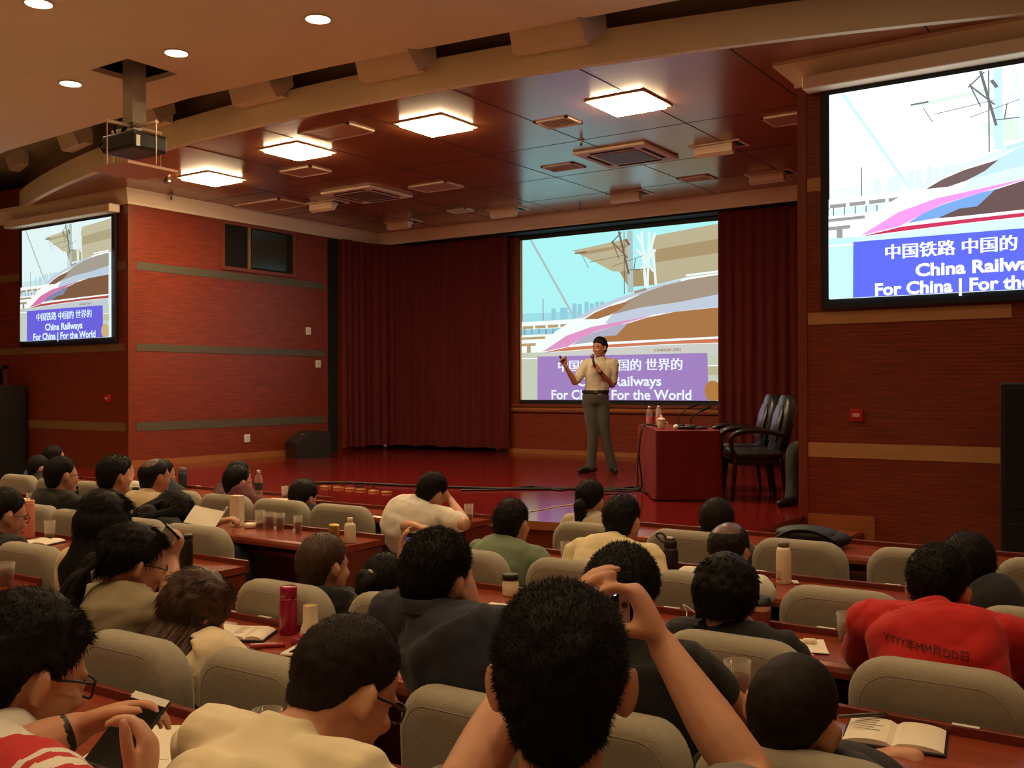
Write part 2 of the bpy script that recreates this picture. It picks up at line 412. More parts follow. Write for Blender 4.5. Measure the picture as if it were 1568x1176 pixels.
# ------------------------------------------------------------------ ceiling fittings
def ceil_root(name, loc, label, cat, group=None): return tag(empty(name, loc), label, cat, group)
LS = [(-10.49, 8.53), (-8.47, 8.1), (-6.48, 8.12), (-4.48, 8.54)]
names = ['leftmost, nearest the left wall', 'second from the left', 'third from the left', 'rightmost, nearest the right screen']
for (x, y), nm in zip(LS, names):
    r = ceil_root('square_stage_light', (x, y, ZC), 'bright square light in the stage ceiling, ' + nm, 'ceiling light', 'square stage lights')
    mb = MB().use(M_cream2)
    for a, b in (((-.31, -.31), (.31, -.27)), ((-.31, .27), (.31, .31)), ((-.31, -.27), (-.27, .27)), ((.27, -.27), (.31, .27))): mb.box((*a, -.016), (*b, .0))
    mb.obj('light_frame', r, smooth=False)
    MB().use(M_lamp).box((-.265, -.265, -.04), (.265, .265, -.002)).obj('diffuser', r, smooth=False)  # hung below the frame; the added glowing sides brighten the ceiling around it
vis = {(0, 0): 'beside the projector, the one right of its hatch', }
HALL_SPOT = bpy.data.lights.new('lamp_beam', 'SPOT'); HALL_SPOT.energy = HALL_W; HALL_SPOT.color = WARM; HALL_SPOT.spot_size = math.radians(112); HALL_SPOT.spot_blend = .7; HALL_SPOT.shadow_soft_size = .08
def downlight(x, y, label, group):
    r = ceil_root('round_downlight', (x, y, ZA), label, 'downlight', group)
    MB().use(M_white).lathe([(.102, 0), (.114, -.004), (.110, -.012), (.098, -.012)], n=28, cap=False).obj('trim_ring', r, smooth=True)
    MB().use(M_lamph).lathe([(.001, -.010), (.100, -.010), (.100, -.002)], n=28).obj('lamp_disc', r, smooth=False)
    o = bpy.data.objects.new('lamp_beam', HALL_SPOT); C.objects.link(o); o.parent = r; o.location = (0, 0, -.02)
dl = {(-5.911, 5.877): 'round downlight, the rightmost one lit in the hall ceiling', (-7.548, 5.75): 'round downlight just right of the projector hatch', (-9.158, 5.736): 'round downlight just left of the projector hatch',
      (-10.8, 5.8): 'round downlight at the left edge of the picture', (-7.451, 4.40): 'round downlight at the top left of the picture'}
for (x, y), l in dl.items(): downlight(x, y, l, 'hall downlights')
grid = [(-12.4, 5.8), (-14.0, 5.9), (-4.3, 5.9), (-2.7, 6.0), (-1.0, 6.2), (.7, 6.4)]
grid += [(-7.451 + 1.62 * k, 4.35) for k in range(-4, 6) if k != 0]
grid += [(-7.451 + 1.62 * k, y) for k in range(-4, 6) for y in (2.8, 1.25, -.3, -2)]
for x, y in grid: downlight(x, y, 'round downlight of the hall ceiling above the picture', 'hall downlights outside the picture')

# air conditioning cassettes
for cx, cy, lab in ((-5.5, 10.42, 'ceiling cassette air conditioner right of the middle, in the bluish reflection'), (-9.58, 10.46, 'ceiling cassette air conditioner on the left, in front of the curtain')):
    r = ceil_root('air_conditioner', (cx, cy, ZC), lab, 'air conditioner', 'ceiling air conditioners')
    MB().use(M_cream2).box((-.46, -.45, -.035), (.46, .45, -.001), bev=.012).obj('cover_panel', r, smooth=False)
    MB().use(mat('grille_grey', (120, 100, 84), .6)).box((-.27, -.27, -.042), (.27, .27, -.036)).obj('intake_grille', r, smooth=False)
    for a, b in (((-.28, .33), (.28, .38)), ((-.28, -.38), (.28, -.33)), ((-.38, -.28), (-.33, .28)), ((.33, -.28), (.38, .28))):
        MB().use(M_dark).box((*a, -.039), (*b, -.034)).obj('air_slot', r, smooth=False)
def vent(x, y, w, d, label, slats=True):
    r = ceil_root('ceiling_vent', (x, y, ZC), label, 'vent', 'ceiling vents and hatches')
    mb = MB().use(M_cream2)
    for a, b in (((-w, -d), (w, -d + .03)), ((-w, d - .03), (w, d)), ((-w, -d), (-w + .03, d)), ((w - .03, -d), (w, d))): mb.box((*a, -.014), (*b, 0))
    mb.obj('vent_frame', r, smooth=False)
    if slats:
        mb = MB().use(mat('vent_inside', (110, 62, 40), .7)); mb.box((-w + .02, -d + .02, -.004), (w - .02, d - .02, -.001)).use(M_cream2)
        for k in range(6):
            y_ = -d + .05 + (2 * d - .1) * k / 5; mb.box((-w + .03, y_ - .008, -.011), (w - .03, y_ + .002, -.005))
        mb.obj('slat_grille', r, smooth=False)
    else:
        MB().use(mat('access_panel_paint', (196, 150, 122), .5)).box((-w + .03, -d + .03, -.010), (w - .03, d - .03, -.002)).obj('panel', r, smooth=False)
vent(-5.41, 8.77, .2, .16, 'square ceiling vent between the two rightmost stage lights')
vent(-6.45, 10.58, .23, .16, 'square ceiling vent left of the right air conditioner')
vent(-5.39, 12.16, .22, .15, 'small ceiling vent above the right end of the main screen')
vent(-9.33, 12.28, .2, .14, 'small ceiling vent above the left end of the main screen')
vent(-7.52, 7.75, .36, .22, 'pale access panel in the ceiling left of the third stage light', False)
vent(-8.50, 10.64, .34, .22, 'pale access panel right of the left air conditioner', False)
vent(-9.22, 8.95, .28, .2, 'pale access panel behind the second stage light', False)
vent(-11.35, 10.3, .5, .3, 'pale access panel above the dark window', False)
vent(-3.45, 10.0, .2, .2, 'pale access panel half hidden by the right wall', False)
def washer(x, y, label):
    """recessed wall washer: slot frame with a tilted lamp box"""
    r = ceil_root('stage_wash_light', (x, y, ZC), label, 'stage light', 'recessed stage wash lights')
    mb = MB().use(M_cream2)
    for a, b in (((-.30, -.16), (.30, -.14)), ((-.30, .14), (.30, .16)), ((-.30, -.14), (-.27, .14)), ((.27, -.14), (.30, .14))): mb.box((*a, -.012), (*b, 0))
    mb.obj('slot_frame', r, smooth=False)
    MB().use(M_dark).box((-.27, -.14, -.006), (.27, .14, -.001)).obj('slot', r, smooth=False)
    mb = MB().use(M_cream2)
    mb.prism([(-.12, -.012), (-.12, -.10), (-.06, -.13), (.03, -.012)], -.25, .2, Matrix(((0, 0, 1, 0), (1, 0, 0, 0), (0, 1, 0, 0), (0, 0, 0, 1))))
    mb.obj('lamp_box', r, smooth=False)
washer(-4.45, 10.65, 'recessed wash light above the leather chairs, nearer the hall')
washer(-4.5, 12.45, 'recessed wash light at the right curtain')
washer(-6.6, 12.6, 'recessed wash light above the middle of the main screen')
washer(-8.7, 12.64, 'recessed wash light above the left edge of the main screen')
washer(-10.75, 12.6, 'recessed wash light in front of the left curtain')
washer(-10.55, 10.67, 'recessed wash light beside the left air conditioner')
def sprinkler(x, y, label):
    mb = MB().use(M_metal); mb.lathe([(.035, 0), (.035, -.008), (.012, -.012), (.012, -.05), (.02, -.055), (.006, -.075), (.022, -.08), (.022, -.085)], n=12)
    tag(mb.obj('sprinkler_head', smooth=True, loc=(0, 0, 0)), label, 'sprinkler', 'ceiling sprinklers').location = (x, y, ZC)
sprinkler(-5.57, 9.51, 'sprinkler head hanging right of the third stage light')
sprinkler(-7.6, 12.95, 'sprinkler head above the main screen')
sprinkler(-11.8, 8.9, 'sprinkler head by the cornice at the left corner')
r = tag(MB().use(M_metal).lathe([(.03, 0), (.03, -.01), (.045, -.03), (.045, -.06), (.03, -.075)], n=14).obj('camera_dome', smooth=True), 'small ceiling camera left of the leftmost stage light', 'camera'); r.location = (-10.95, 8.2, ZC)

# flood lamps hanging in the trough above the curved beam
def flood(px, py, yaw_extra, label, sc=1):
    p = ony(px, py, 1); d = ray(px, py)
    t = 7.0 / d.y
    for _ in range(12):
        q = CAMP + d * t; t = (beamY(q.x) - .16) / d.y
    q = CAMP + d * t
    sl = (beamY(q.x + .1) - beamY(q.x - .1)) / .2
    r = tag(empty('trough_flood_light', q, math.atan(sl)), label, 'flood light', 'flood lights along the curved beam')
    X = Matrix(((0, 0, 1, 0), (1, 0, 0, 0), (0, 1, 0, 0), (0, 0, 0, 1)))
    mb = MB().use(M_cream2); mb.prism([(-.10, .15), (.01, -.15), (.15, -.15), (.15, .15)], -.33, .33, X); mb.obj('lamp_housing', r, smooth=False)
    mb = MB().use(M_cream2); mb.box((-.33, -.09, .135), (.33, .02, .15)); mb.obj('hood', r, smooth=False)
    Zf = Matrix.Translation((.40, -.02, 0)) @ Matrix.Rotation(-.75, 4, 'Z') @ X
    mb = MB().use(mat('flap_grey', (198, 184, 172), .6)); mb.prism([(-.15, .04), (-.02, -.20), (.14, -.08), (.12, .14), (-.08, .18)], -.008, .008, Zf); mb.obj('side_flap', r, smooth=False)
    mb = MB().use(M_dark); mb.tube([(.34, .02, .12), (.40, .05, .16), (.38, .1, .3)], .006, 6); mb.obj('cord', r, smooth=True)
flood(838, 42, 0, 'cream flood lamp in the trough, the one furthest right')
flood(592, 88, 0, 'cream flood lamp in the trough, second from the right')
flood(388, 130, 0, 'cream flood lamp in the trough, third from the right')
flood(222, 172, 0, 'cream flood lamp in the trough behind the projector column')
flood(108, 206, 0, 'cream flood lamp in the trough left of the projector')
fl = flood(20, 240, 0, 'cream flood lamp in the trough at the left edge')

# ------------------------------------------------------------------ ceiling projector
pr = tag(empty('ceiling_projector', (-8.35, 5.885, ZA)), 'black projector on a square column under the open ceiling hatch', 'projector')
MB().use(mat('galvanised', (176, 166, 150), .45, metal=.4)).box((-.075, -.075, -.50), (.075, .075, .5)).obj('column', pr, smooth=False)
mb = MB().use(M_black); mb.box((-.25, -.19, -.78), (.25, .19, -.61), bev=.03); pb = mb.obj('projector_body', pr, smooth=False); 
MB().use(M_black).lathe([(.06, 0), (.06, .03), (.05, .04)], n=20, M=TRS((.12, .19, -.70), 0, -pi / 2)).obj('lens', pb, smooth=True)
MB().use(M_white).box((.252, -.16, -.76), (.256, -.12, -.66)).obj('side_vent', pb, smooth=False)
mb = MB().use(M_black2); mb.tube([(-.1, 0, -.6), (-.14, -.03, -.54), (-.06, -.05, -.52), (-.03, -.06, -.45)], .016, 8); mb.tube([(-.18, -.05, -.61), (-.2, -.08, -.52), (-.1, -.08, -.45)], .012, 8); mb.tube([(-.2, -.15, -.62), (-.24, -.2, -.7), (-.2, -.2, -.76)], .007, 6); mb.obj('cable_bundle', pr, smooth=True)
mb = MB().use(M_cream2)
mb.box((-.34, -.015, -.535), (.34, .015, -.51)).box((-.015, -.30, -.535), (.015, .30, -.51)); mb.obj('bracket', pr, smooth=False)
mb = MB().use(M_metal).box((-.05, -.05, -.61), (.05, .05, -.5)); mb.obj('mount', pr, smooth=False)
for a, b in ((-.33, 0), (.33, 0), (0, -.29), (0, .29)):
    MB().use(M_cream2).tube([(a, b, -.50), (a, b, -.92)], .005, 6, 1).obj('rod', pr, smooth=True)
MB().use(mat('lift_panel_paint', (206, 160, 140), .6)).box((-.29, -.275, -.945), (.29, .275, -.92), Matrix.Rotation(0, 4, 'Z')).obj('lift_panel', pr, smooth=False)

# ------------------------------------------------------------------ wall fittings
for y, z, lab in ((11.69, 2.60, 'white switch plate on the left stage wall, highest of the three'), (11.91, 2.07, 'white switch plate on the left stage wall, the middle one by the curtain'), (10.41, .91, 'white socket plate low on the left stage wall')):
    o = tag(MB().use(M_white).box((XL, y - .055, z - .06), (XL + .012, y + .055, z + .06), bev=.004).obj('switch_plate', smooth=False), lab, 'switch', 'wall plates')
    MB().use(mat('switch_face', (214, 208, 196), .4)).box((XL + .012, y - .03, z - .035), (XL + .015, y + .03, z + .035)).obj('rocker', o, smooth=False)
for x, z, lab, wtxt in ((ony(166, 610, YP).x, ony(166, 610, YP).z, 'red fire alarm box on the left screen wall', 0), (-2.307, 1.44, 'red fire alarm box on the right screen wall', 1)):
    o = tag(MB().use(M_red).box((x - .05, YP - .035, z - .05), (x + .05, YP, z + .05), bev=.008).obj('fire_alarm_box', smooth=False), lab, 'fire alarm', 'fire alarm boxes')
    MB().use(mat('alarm_plate', (226, 190, 170), .5)).box((x - .03, YP - .038, z - .012), (x + .026, YP - .034, z + .018)).obj('button_plate', o, smooth=False)
o = tag(MB().use(M_dark).box((-15.5, YP - .05, 1.75), (-15.05, YP, 1.98)).obj('wall_hatch', smooth=False), 'dark framed box on the wall above the left loudspeaker', 'hatch')
MB().use(M_edge).box((-15.05, YP - .06, 1.70), (-15.0, YP, 2.03)).box((-15.5, YP - .06, 1.98), (-15.0, YP, 2.03)).obj('hatch_frame', o, smooth=False)
# =================================================================== PROJECTION SCREENS
import numpy as np
def homog(src, dst):
    A = []; b = []
    for (x, y), (u, v) in zip(src, dst):
        A += [[x, y, 1, 0, 0, 0, -u * x, -u * y], [0, 0, 0, x, y, 1, -v * x, -v * y]]; b += [u, v]
    h = np.append(np.linalg.solve(np.array(A, float), np.array(b, float)), 1).reshape(3, 3)
    return lambda p: (lambda q: (q[0] / q[2], q[1] / q[2]))(h @ [p[0], p[1], 1])
HG = homog([(82, 150), (1238, 25), (1222, 1078), (82, 1068)], [(0, 1), (1, 1), (1, 0), (0, 0)])
PAL = {  # one colour set per projector: centre, left, right
 'sky': ((176, 246, 246), (226, 246, 246), (246, 255, 255)), 'haze': ((160, 222, 232), (206, 232, 236), (226, 248, 250)),
 'canopy': ((190, 180, 146), (196, 190, 158), (240, 250, 240)), 'canopy2': ((172, 150, 112), (176, 166, 130), (214, 232, 220)),
 'pole': ((176, 196, 196), (176, 190, 186), (196, 240, 244)), 'line': ((120, 100, 76), (110, 104, 88), (110, 112, 120)),
 'truss': ((232, 250, 246), (226, 240, 234), (222, 250, 250)), 'city': ((148, 206, 222), (190, 220, 228), (214, 244, 248)),
 'tan': ((186, 160, 118), (160, 146, 120), (150, 150, 150)), 'white': ((246, 255, 252), (250, 252, 250), (255, 255, 255)),
 'roof': ((168, 150, 132), (166, 158, 146), (190, 224, 236)), 'blue': ((196, 206, 222), (190, 206, 222), (214, 240, 250)),
 'glass': ((168, 116, 74), (130, 98, 76), (112, 92, 92)), 'pink': ((226, 152, 200), (214, 120, 172), (238, 150, 226)),
 'pane': ((176, 178, 196), (130, 136, 168), (120, 164, 226)), 'brown': ((172, 120, 74), (128, 92, 66), (104, 82, 82)),
 'stripe': ((206, 124, 86), (178, 78, 70), (196, 52, 90)), 'lower': ((206, 206, 200), (196, 204, 208), (206, 240, 246)),
 'ground': ((198, 206, 184), (196, 206, 196), (190, 236, 240)), 'box': ((162, 130, 194), (108, 98, 222), (92, 104, 236)),
 'logo': ((178, 124, 64), (206, 176, 120), (206, 200, 180)), 'num': ((156, 122, 84), (150, 132, 106), (140, 140, 140)), 'txt': ((236, 246, 255), (222, 246, 255), (250, 255, 255)),
 'edge': ((232, 200, 150), (232, 200, 150), (232, 200, 150))}
GAIN = (1.0, 1.0, 1.25)
def screen(idx, x0, x1, z0, z1, Y, label, rail, case=None):
    r = tag(empty('projection_screen', ((x0 + x1) / 2, Y, z0)), label, 'projection screen', 'projection screens')
    W, H = x1 - x0, z1 - z0
    def em(k):
        c = PAL[k][idx]
        return mat('slide_%s_%d' % (k, idx), (20, 20, 20), .9, emit=lin(c), es=GAIN[idx], spec=0)
    fr = MB().use(M_frame)
    fr.box((-W / 2 - .075, -.02, -.08), (W / 2 + .075, .015, H + .10)); fr.obj('screen_border', r, smooth=False)
    if rail: MB().use(M_white).tube([(-W / 2 - .08, -.03, -.1), (W / 2 + .08, -.03, -.1)], .013, 8, 1).obj('weight_bar', r, smooth=True)
    if idx == 0: MB().use(mat('screen_fabric_strip', (226, 196, 150), .8)).box((-W / 2 - .05, -.024, 0), (-W / 2, -.02, H)).obj('unlit_screen_strip', r, smooth=False)
    if case:
        c = MB().use(M_cream2).box((case[0] - (x0 + x1) / 2, -.17, H + .04), (case[1] - (x0 + x1) / 2, .0, H + .15), bev=.012); c.obj('roller_case', r, smooth=False)
    mb = MB(); lay = [0]
    def P(k, pts, raw=False):
        lay[0] += 1; y = -.0225 - .0006 * lay[0]
        uv = [(p if raw else HG(p)) for p in pts]
        uv = [(min(max(u, 0), 1), min(max(v, 0), 1)) for u, v in uv]
        mb.use(em(k)); mb.face([(-W / 2 + u * W, y, v * H) for u, v in uv])
    def L(k, a, b, wd=6):
        a, b = V((*a, 0)), V((*b, 0)); n = (b - a).normalized(); n = V((-n.y, n.x, 0)) * wd / 2
        P(k, [(a + n)[:2], (b + n)[:2], (b - n)[:2], (a - n)[:2]])
    P('sky', [(0, 0), (1, 0), (1, 1), (0, 1)], True)
    P('haze', [(82, 575), (420, 560), (420, 640), (82, 645)])
    P('canopy', [(370, 208), (520, 175), (690, 135), (700, 330), (600, 328), (480, 265)])
    P('canopy', [(835, 120), (1238, 40), (1236, 335), (1030, 360), (850, 405), (835, 405)])
    P('canopy2', [(850, 200), (1236, 130), (1236, 215), (850, 275)]); P('canopy2', [(400, 218), (690, 168), (690, 185), (425, 235)])
    P('canopy2', [(640, 330), (850, 300), (850, 405), (690, 420)])
    L('pole', (132, 148), (380, 600), 13)
    for a, b in (((770, 90), (790, 425)), ((815, 95), (800, 425)), ((745, 110), (800, 250)), ((850, 100), (790, 300)), ((835, 200), (850, 405)), ((745, 200), (840, 330)), ((760, 320), (850, 200))): L('truss', a, b, 15)
    L('pole', (703, 90), (703, 450), 32)
    for a, b, q in (((670, 95), (668, 460), 5), ((640, 95), (695, 345), 11), ((600, 155), (690, 250), 7), ((655, 100), (595, 165), 6), ((600, 150), (640, 255), 5), ((600, 300), (780, 235), 3), ((690, 320), (780, 315), 5), ((735, 250), (725, 320), 5), ((680, 140), (700, 175), 14), ((385, 225), (450, 216), 8), ((430, 240), (465, 310), 3), ((470, 275), (690, 230), 3)): L('line', a, b, q)
    for x, h in ((250, 545), (300, 540), (318, 540), (370, 515), (400, 520), (440, 505), (470, 515), (500, 505), (530, 505)): P('city', [(x, h), (x + 24, h), (x + 24, 620), (x, 620)])
    L('line', (203, 490), (203, 625), 4)
    P('white', [(82, 625), (400, 605), (400, 660), (82, 665)])
    for k in range(4): P('tan', [(86 + 72 * k, 648 - 4 * k), (146 + 72 * k, 645 - 4 * k), (146 + 72 * k, 662 - 4 * k), (86 + 72 * k, 665 - 4 * k)])
    P('city', [(82, 670), (330, 655), (330, 690), (82, 700)])
    for k in range(6): L('line', (100 + 40 * k, 662), (100 + 40 * k, 698), 4)
    P('white', [(82, 700), (300, 690), (300, 800), (82, 815)])
    P('tan', [(82, 712), (216, 706), (216, 720), (82, 726)]); P('tan', [(82, 748), (162, 744), (162, 760), (82, 764)]); P('tan', [(112, 758), (134, 758), (134, 800), (112, 800)])
    P('ground', [(82, 800), (1222, 780), (1222, 1078), (82, 1068)])
    L('white', (82, 833), (175, 833), 7); P('canopy', [(1148, 880), (1224, 880), (1224, 930), (1148, 930)]); L('white', (1148, 875), (1224, 875), 6)
    # the train
    P('white', [(150, 797), (205, 740), (275, 680), (385, 605), (500, 540), (620, 490), (740, 448), (880, 405), (1040, 362), (1236, 335), (1236, 800)])
    P('blue', [(385, 605), (500, 540), (620, 490), (740, 448), (880, 405), (1000, 375), (1000, 392), (880, 425), (740, 470), (620, 512), (500, 562), (440, 600)])
    P('roof', [(690, 498), (780, 455), (900, 412), (1050, 375), (1236, 345), (1235, 458), (1000, 505), (760, 540), (600, 580)])
    P('blue', [(600, 580), (760, 540), (1000, 505), (1235, 458), (1235, 532), (1000, 560), (840, 580), (620, 640), (560, 630)])
    P('glass', [(440, 608), (500, 570), (580, 535), (704, 500), (655, 545), (590, 582), (520, 605)])
    L('white', (1030, 352), (1236, 326), 12); L('roof', (730, 452), (800, 432), 16)
    P('pink', [(200, 796), (340, 702), (480, 652), (640, 622), (840, 584), (640, 640), (500, 680), (420, 722), (345, 765)])
    P('pane', [(370, 755), (430, 715), (500, 682), (640, 640), (700, 628), (640, 700), (600, 705), (480, 740)])
    P('brown', [(480, 742), (560, 705), (625, 700), (690, 632), (800, 598), (960, 565), (1236, 535), (1233, 706), (900, 722), (590, 738)])
    P('stripe', [(205, 800), (350, 768), (600, 752), (900, 735), (1233, 718), (1233, 742), (900, 752), (560, 772), (300, 792)])
    P('lower', [(205, 802), (560, 776), (900, 756), (1233, 746), (1228, 806), (175, 826)])
    L('num', (845, 786), (850, 786), 2)
    P('box', [(174, 822), (1147, 802), (1150, 1080), (172, 1070)])
    rs = [(1175 + 50 * math.cos(t), 1022 + 60 * math.sin(t)) for t in [2 * pi * k / 28 for k in range(28)]]
    P('logo', rs)
    mb.obj('projected_slide', r, smooth=False)
    # lettering on the slide
    def T(txt, cx, cy, h, wd, bold, k):
        u, v = HG((cx, cy)); u2, _ = HG((cx + wd / 2, cy)); u1, _ = HG((cx - wd / 2, cy)); _, v1 = HG((cx, cy - h / 2)); _, v2 = HG((cx, cy + h / 2))
        M = Matrix.Translation((-W / 2 + (u1 + u2) / 2 * W, -.0225 - .0006 * (lay[0] + 3), v * H - (v1 - v2) * H * .36)) @ Matrix.Rotation(pi / 2, 4, 'X')
        text_mesh(txt, (v1 - v2) * H * 1.0, 'slide_lettering', em(k), M, r, bold, width=(u2 - u1) * W)
    for dx in (-2.2, 0, 2.2): T('中国铁路 中国的 世界的', 647 + dx, 873, 74, 708, 0, 'txt')
    T('China Railways', 640, 962, 78, 480, .0045, 'txt')
    T('For China | For the World', 652, 1040, 78, 798, .0045, 'txt')
    T('CR400AF-2001', 918, 784, 24, 155, .001, 'num')
    return r
screen(0, -9.16, -5.70, 1.47, 4.075, YB, 'large main screen at the back of the stage behind the speaker', True)
screen(1, -14.52, -12.31, 2.38, 4.03, YP - .03, 'small looking projection screen on the far left wall', False, (-14.77, -12.14))
screen(2, -2.51, -.30, 2.39, 4.067, YP - .03, 'bright projection screen on the right wall, cut by the picture edge', False, (-2.69, -.1))
# =================================================================== STAGE PROPS
# draped speaker's table, turned towards the hall
ux, uy = V((.841, .541, 0)), V((-.541, .841, 0))
LZ = .66; LW, LD = .60, 1.72
LT = Matrix(((ux.x, uy.x, 0, -4.223), (ux.y, uy.y, 0, 8.578), (0, 0, 1, ZS), (0, 0, 0, 1)))
lt = tag(empty('speakers_table', (-4.223, 8.578, ZS), math.atan2(ux.y, ux.x)), "speaker's table fully draped in dark red cloth on the stage", 'table')
M_cloth = mat('tablecloth_red', (112, 6, 18), .85, sheen=0, var=.08, vscale=4)
mb = MB().use(M_deskd).box((.02, .02, .0), (LW - .02, LD - .02, LZ - .012)); mb.obj('table_frame', lt, smooth=False)
per = []
def perim(n=150):
    L = 2 * (LW + LD); out = []
    for i in range(n):
        s_ = L * i / n
        if s_ < LW: p, nn = (s_, 0), (0, -1)
        elif s_ < LW + LD: p, nn = (LW, s_ - LW), (1, 0)
        elif s_ < 2 * LW + LD: p, nn = (LW - (s_ - LW - LD), LD), (0, 1)
        else: p, nn = (0, LD - (s_ - 2 * LW - LD)), (-1, 0)
        out.append((p, nn, s_))
    return out
pr_ = perim()
rows = []
for z in (LZ, LZ - .01, .5, .34, .18, .02):
    d = (LZ - z) / LZ
    rows.append([V((p[0] + nn[0] * (.004 + d * (.018 + .012 * math.sin(s_ * 24 + math.sin(s_ * 7)) * (nn[1] == 0))), p[1] + nn[1] * (.004 + d * .008 + .004 * d * math.sin(s_ * 30)), z)) for p, nn, s_ in pr_])
mb = MB().use(M_cloth); mb.rings(rows, cap=False)
mb.mi = 0; mb.face([(p[0], p[1], LZ + .002) for p, nn, s_ in pr_])
mb.obj('tablecloth', lt)
def lp(x, y, z=LZ + .003): return LT @ V((x, y, z))

M_bottle = thin('clear_plastic', (235, 225, 220), .15); M_cap = mat('bottle_cap', (236, 232, 226), .4)
def water_bottle(loc, label, group, cap=M_cap, h=.21, lab=(200, 110, 120), s=1):
    r = tag(empty('water_bottle', loc), label, 'bottle', group)
    MB().use(M_bottle).lathe([(.028 * s, 0), (.031 * s, .006), (.031 * s, h * .6), (.026 * s, h * .75), (.013 * s, h * .88), (.013 * s, h * .93)], n=16).obj('bottle_body', r, smooth=True)
    MB().use(mat('label_%d_%d_%d' % lab, lab, .5)).lathe([(.0315 * s, h * .2), (.0315 * s, h * .5)], n=16, cap=False).obj('wrapper', r, smooth=True)
    MB().use(cap).lathe([(.015 * s, h * .90), (.015 * s, h), (.012 * s, h * 1.01)], n=14).obj('cap', r, smooth=True)
    return r
water_bottle(lp(.05, 1.05), "small water bottle on the red table, leftmost", "bottles on the speaker's table")
water_bottle(lp(.17, 1.25), "small water bottle on the red table behind the lidded cup", "bottles on the speaker's table")
water_bottle(lp(.2, 1.5), "small water bottle at the far end of the red table", "bottles on the speaker's table", M_black, .23)
M_por = mat('cream_porcelain', (240, 222, 190), .25)
def lidded_cup(loc, label):
    r = tag(empty('lidded_cup', loc), label, 'cup')
    MB().use(M_por).lathe([(.03, 0), (.036, .012), (.042, .085), (.041, .088)], n=20).obj('cup_body', r, smooth=True)
    MB().use(M_por).lathe([(.046, .088), (.046, .094), (.02, .112), (.008, .116), (.012, .128), (.004, .134)], n=20).obj('lid', r, smooth=True)
    mb = MB().use(M_por); mb.tube([(.04, 0, .07), (.065, 0, .06), (.06, 0, .03), (.038, 0, .025)], .005, 6); mb.obj('handle', r, smooth=True)
lidded_cup(lp(.10, .42), "cream lidded porcelain cup on the speaker's red table")
def gooseneck(loc, ang, label, h=.19):
    r = tag(empty('gooseneck_microphone', loc, ang), label, 'microphone', 'gooseneck microphones')
    MB().use(M_black).box((-.05, -.06, 0), (.05, .06, .03), bev=.01).obj('base', r, smooth=False)
    mb = MB().use(M_black); mb.tube([(0, 0, .03), (.0, 0, h * .55), (.05, .0, h * .85), (.10, 0, h)], .006, 8); mb.obj('stem', r, smooth=True)
    mb = MB().use(M_black2); mb.tube([(.10, 0, h), (.20, 0, h + .05)], .013, 10, 2); mb.obj('microphone_head', r, smooth=True)
gooseneck(lp(.33, .85), .1, "black gooseneck microphone on the red table, the left one")
gooseneck(lp(.42, .62), .1, "black gooseneck microphone on the red table, nearer the chairs", .17)
def flat(loc, w, d, h, rz, name, m, label, cat, group=None, bev=.006):
    o = MB().use(m).box((-w / 2, -d / 2, 0), (w / 2, d / 2, h), bev=bev).obj(name, smooth=False); o.location = loc; o.rotation_euler = (0, 0, rz)
    return tag(o, label, cat, group)
def handset(loc, rz, label):
    r = tag(empty('handheld_microphone', loc, rz), label, 'microphone')
    mb = MB().use(M_black); mb.tube([(0, 0, .02), (.15, 0, .02)], [.017, .02], 10, 2); mb.obj('grip', r, smooth=True)
    mb = MB().use(M_white); mb.ell((-.02, 0, .026), ((.026, 0, 0), (0, .026, 0), (0, 0, .026)), 8); mb.obj('microphone_head', r, smooth=True)
handset(lp(.24, .25), .4, "handheld microphone with pale head lying on the red table")
flat(lp(.47, .40), .10, .16, .02, .8, 'pocket_case', M_black, "flat black case lying on the right of the red table", 'case')
# cables hanging over the table side
mb = MB().use(M_black)
q = lambda x, y, z: LT @ V((x, y, z))
mb.tube([q(.1, .8, LZ + .013), q(.03, .77, LZ + .03), q(-.05, .74, LZ + .0), q(-.09, .72, .4), q(-.06, .8, .15), q(-.1, .85, .02), q(-.6, 1.0, .012)], .008, 6)
mb.tube([q(.1, .9, LZ + .013), q(.03, .9, LZ + .03), q(-.05, .9, LZ - .02), q(-.09, .86, .3), q(-.12, .9, .02), q(-.5, .5, .012)], .006, 6)
tag(mb.obj('microphone_cable', smooth=True), "black cables hanging down the side of the red table to the stage floor", 'cable')

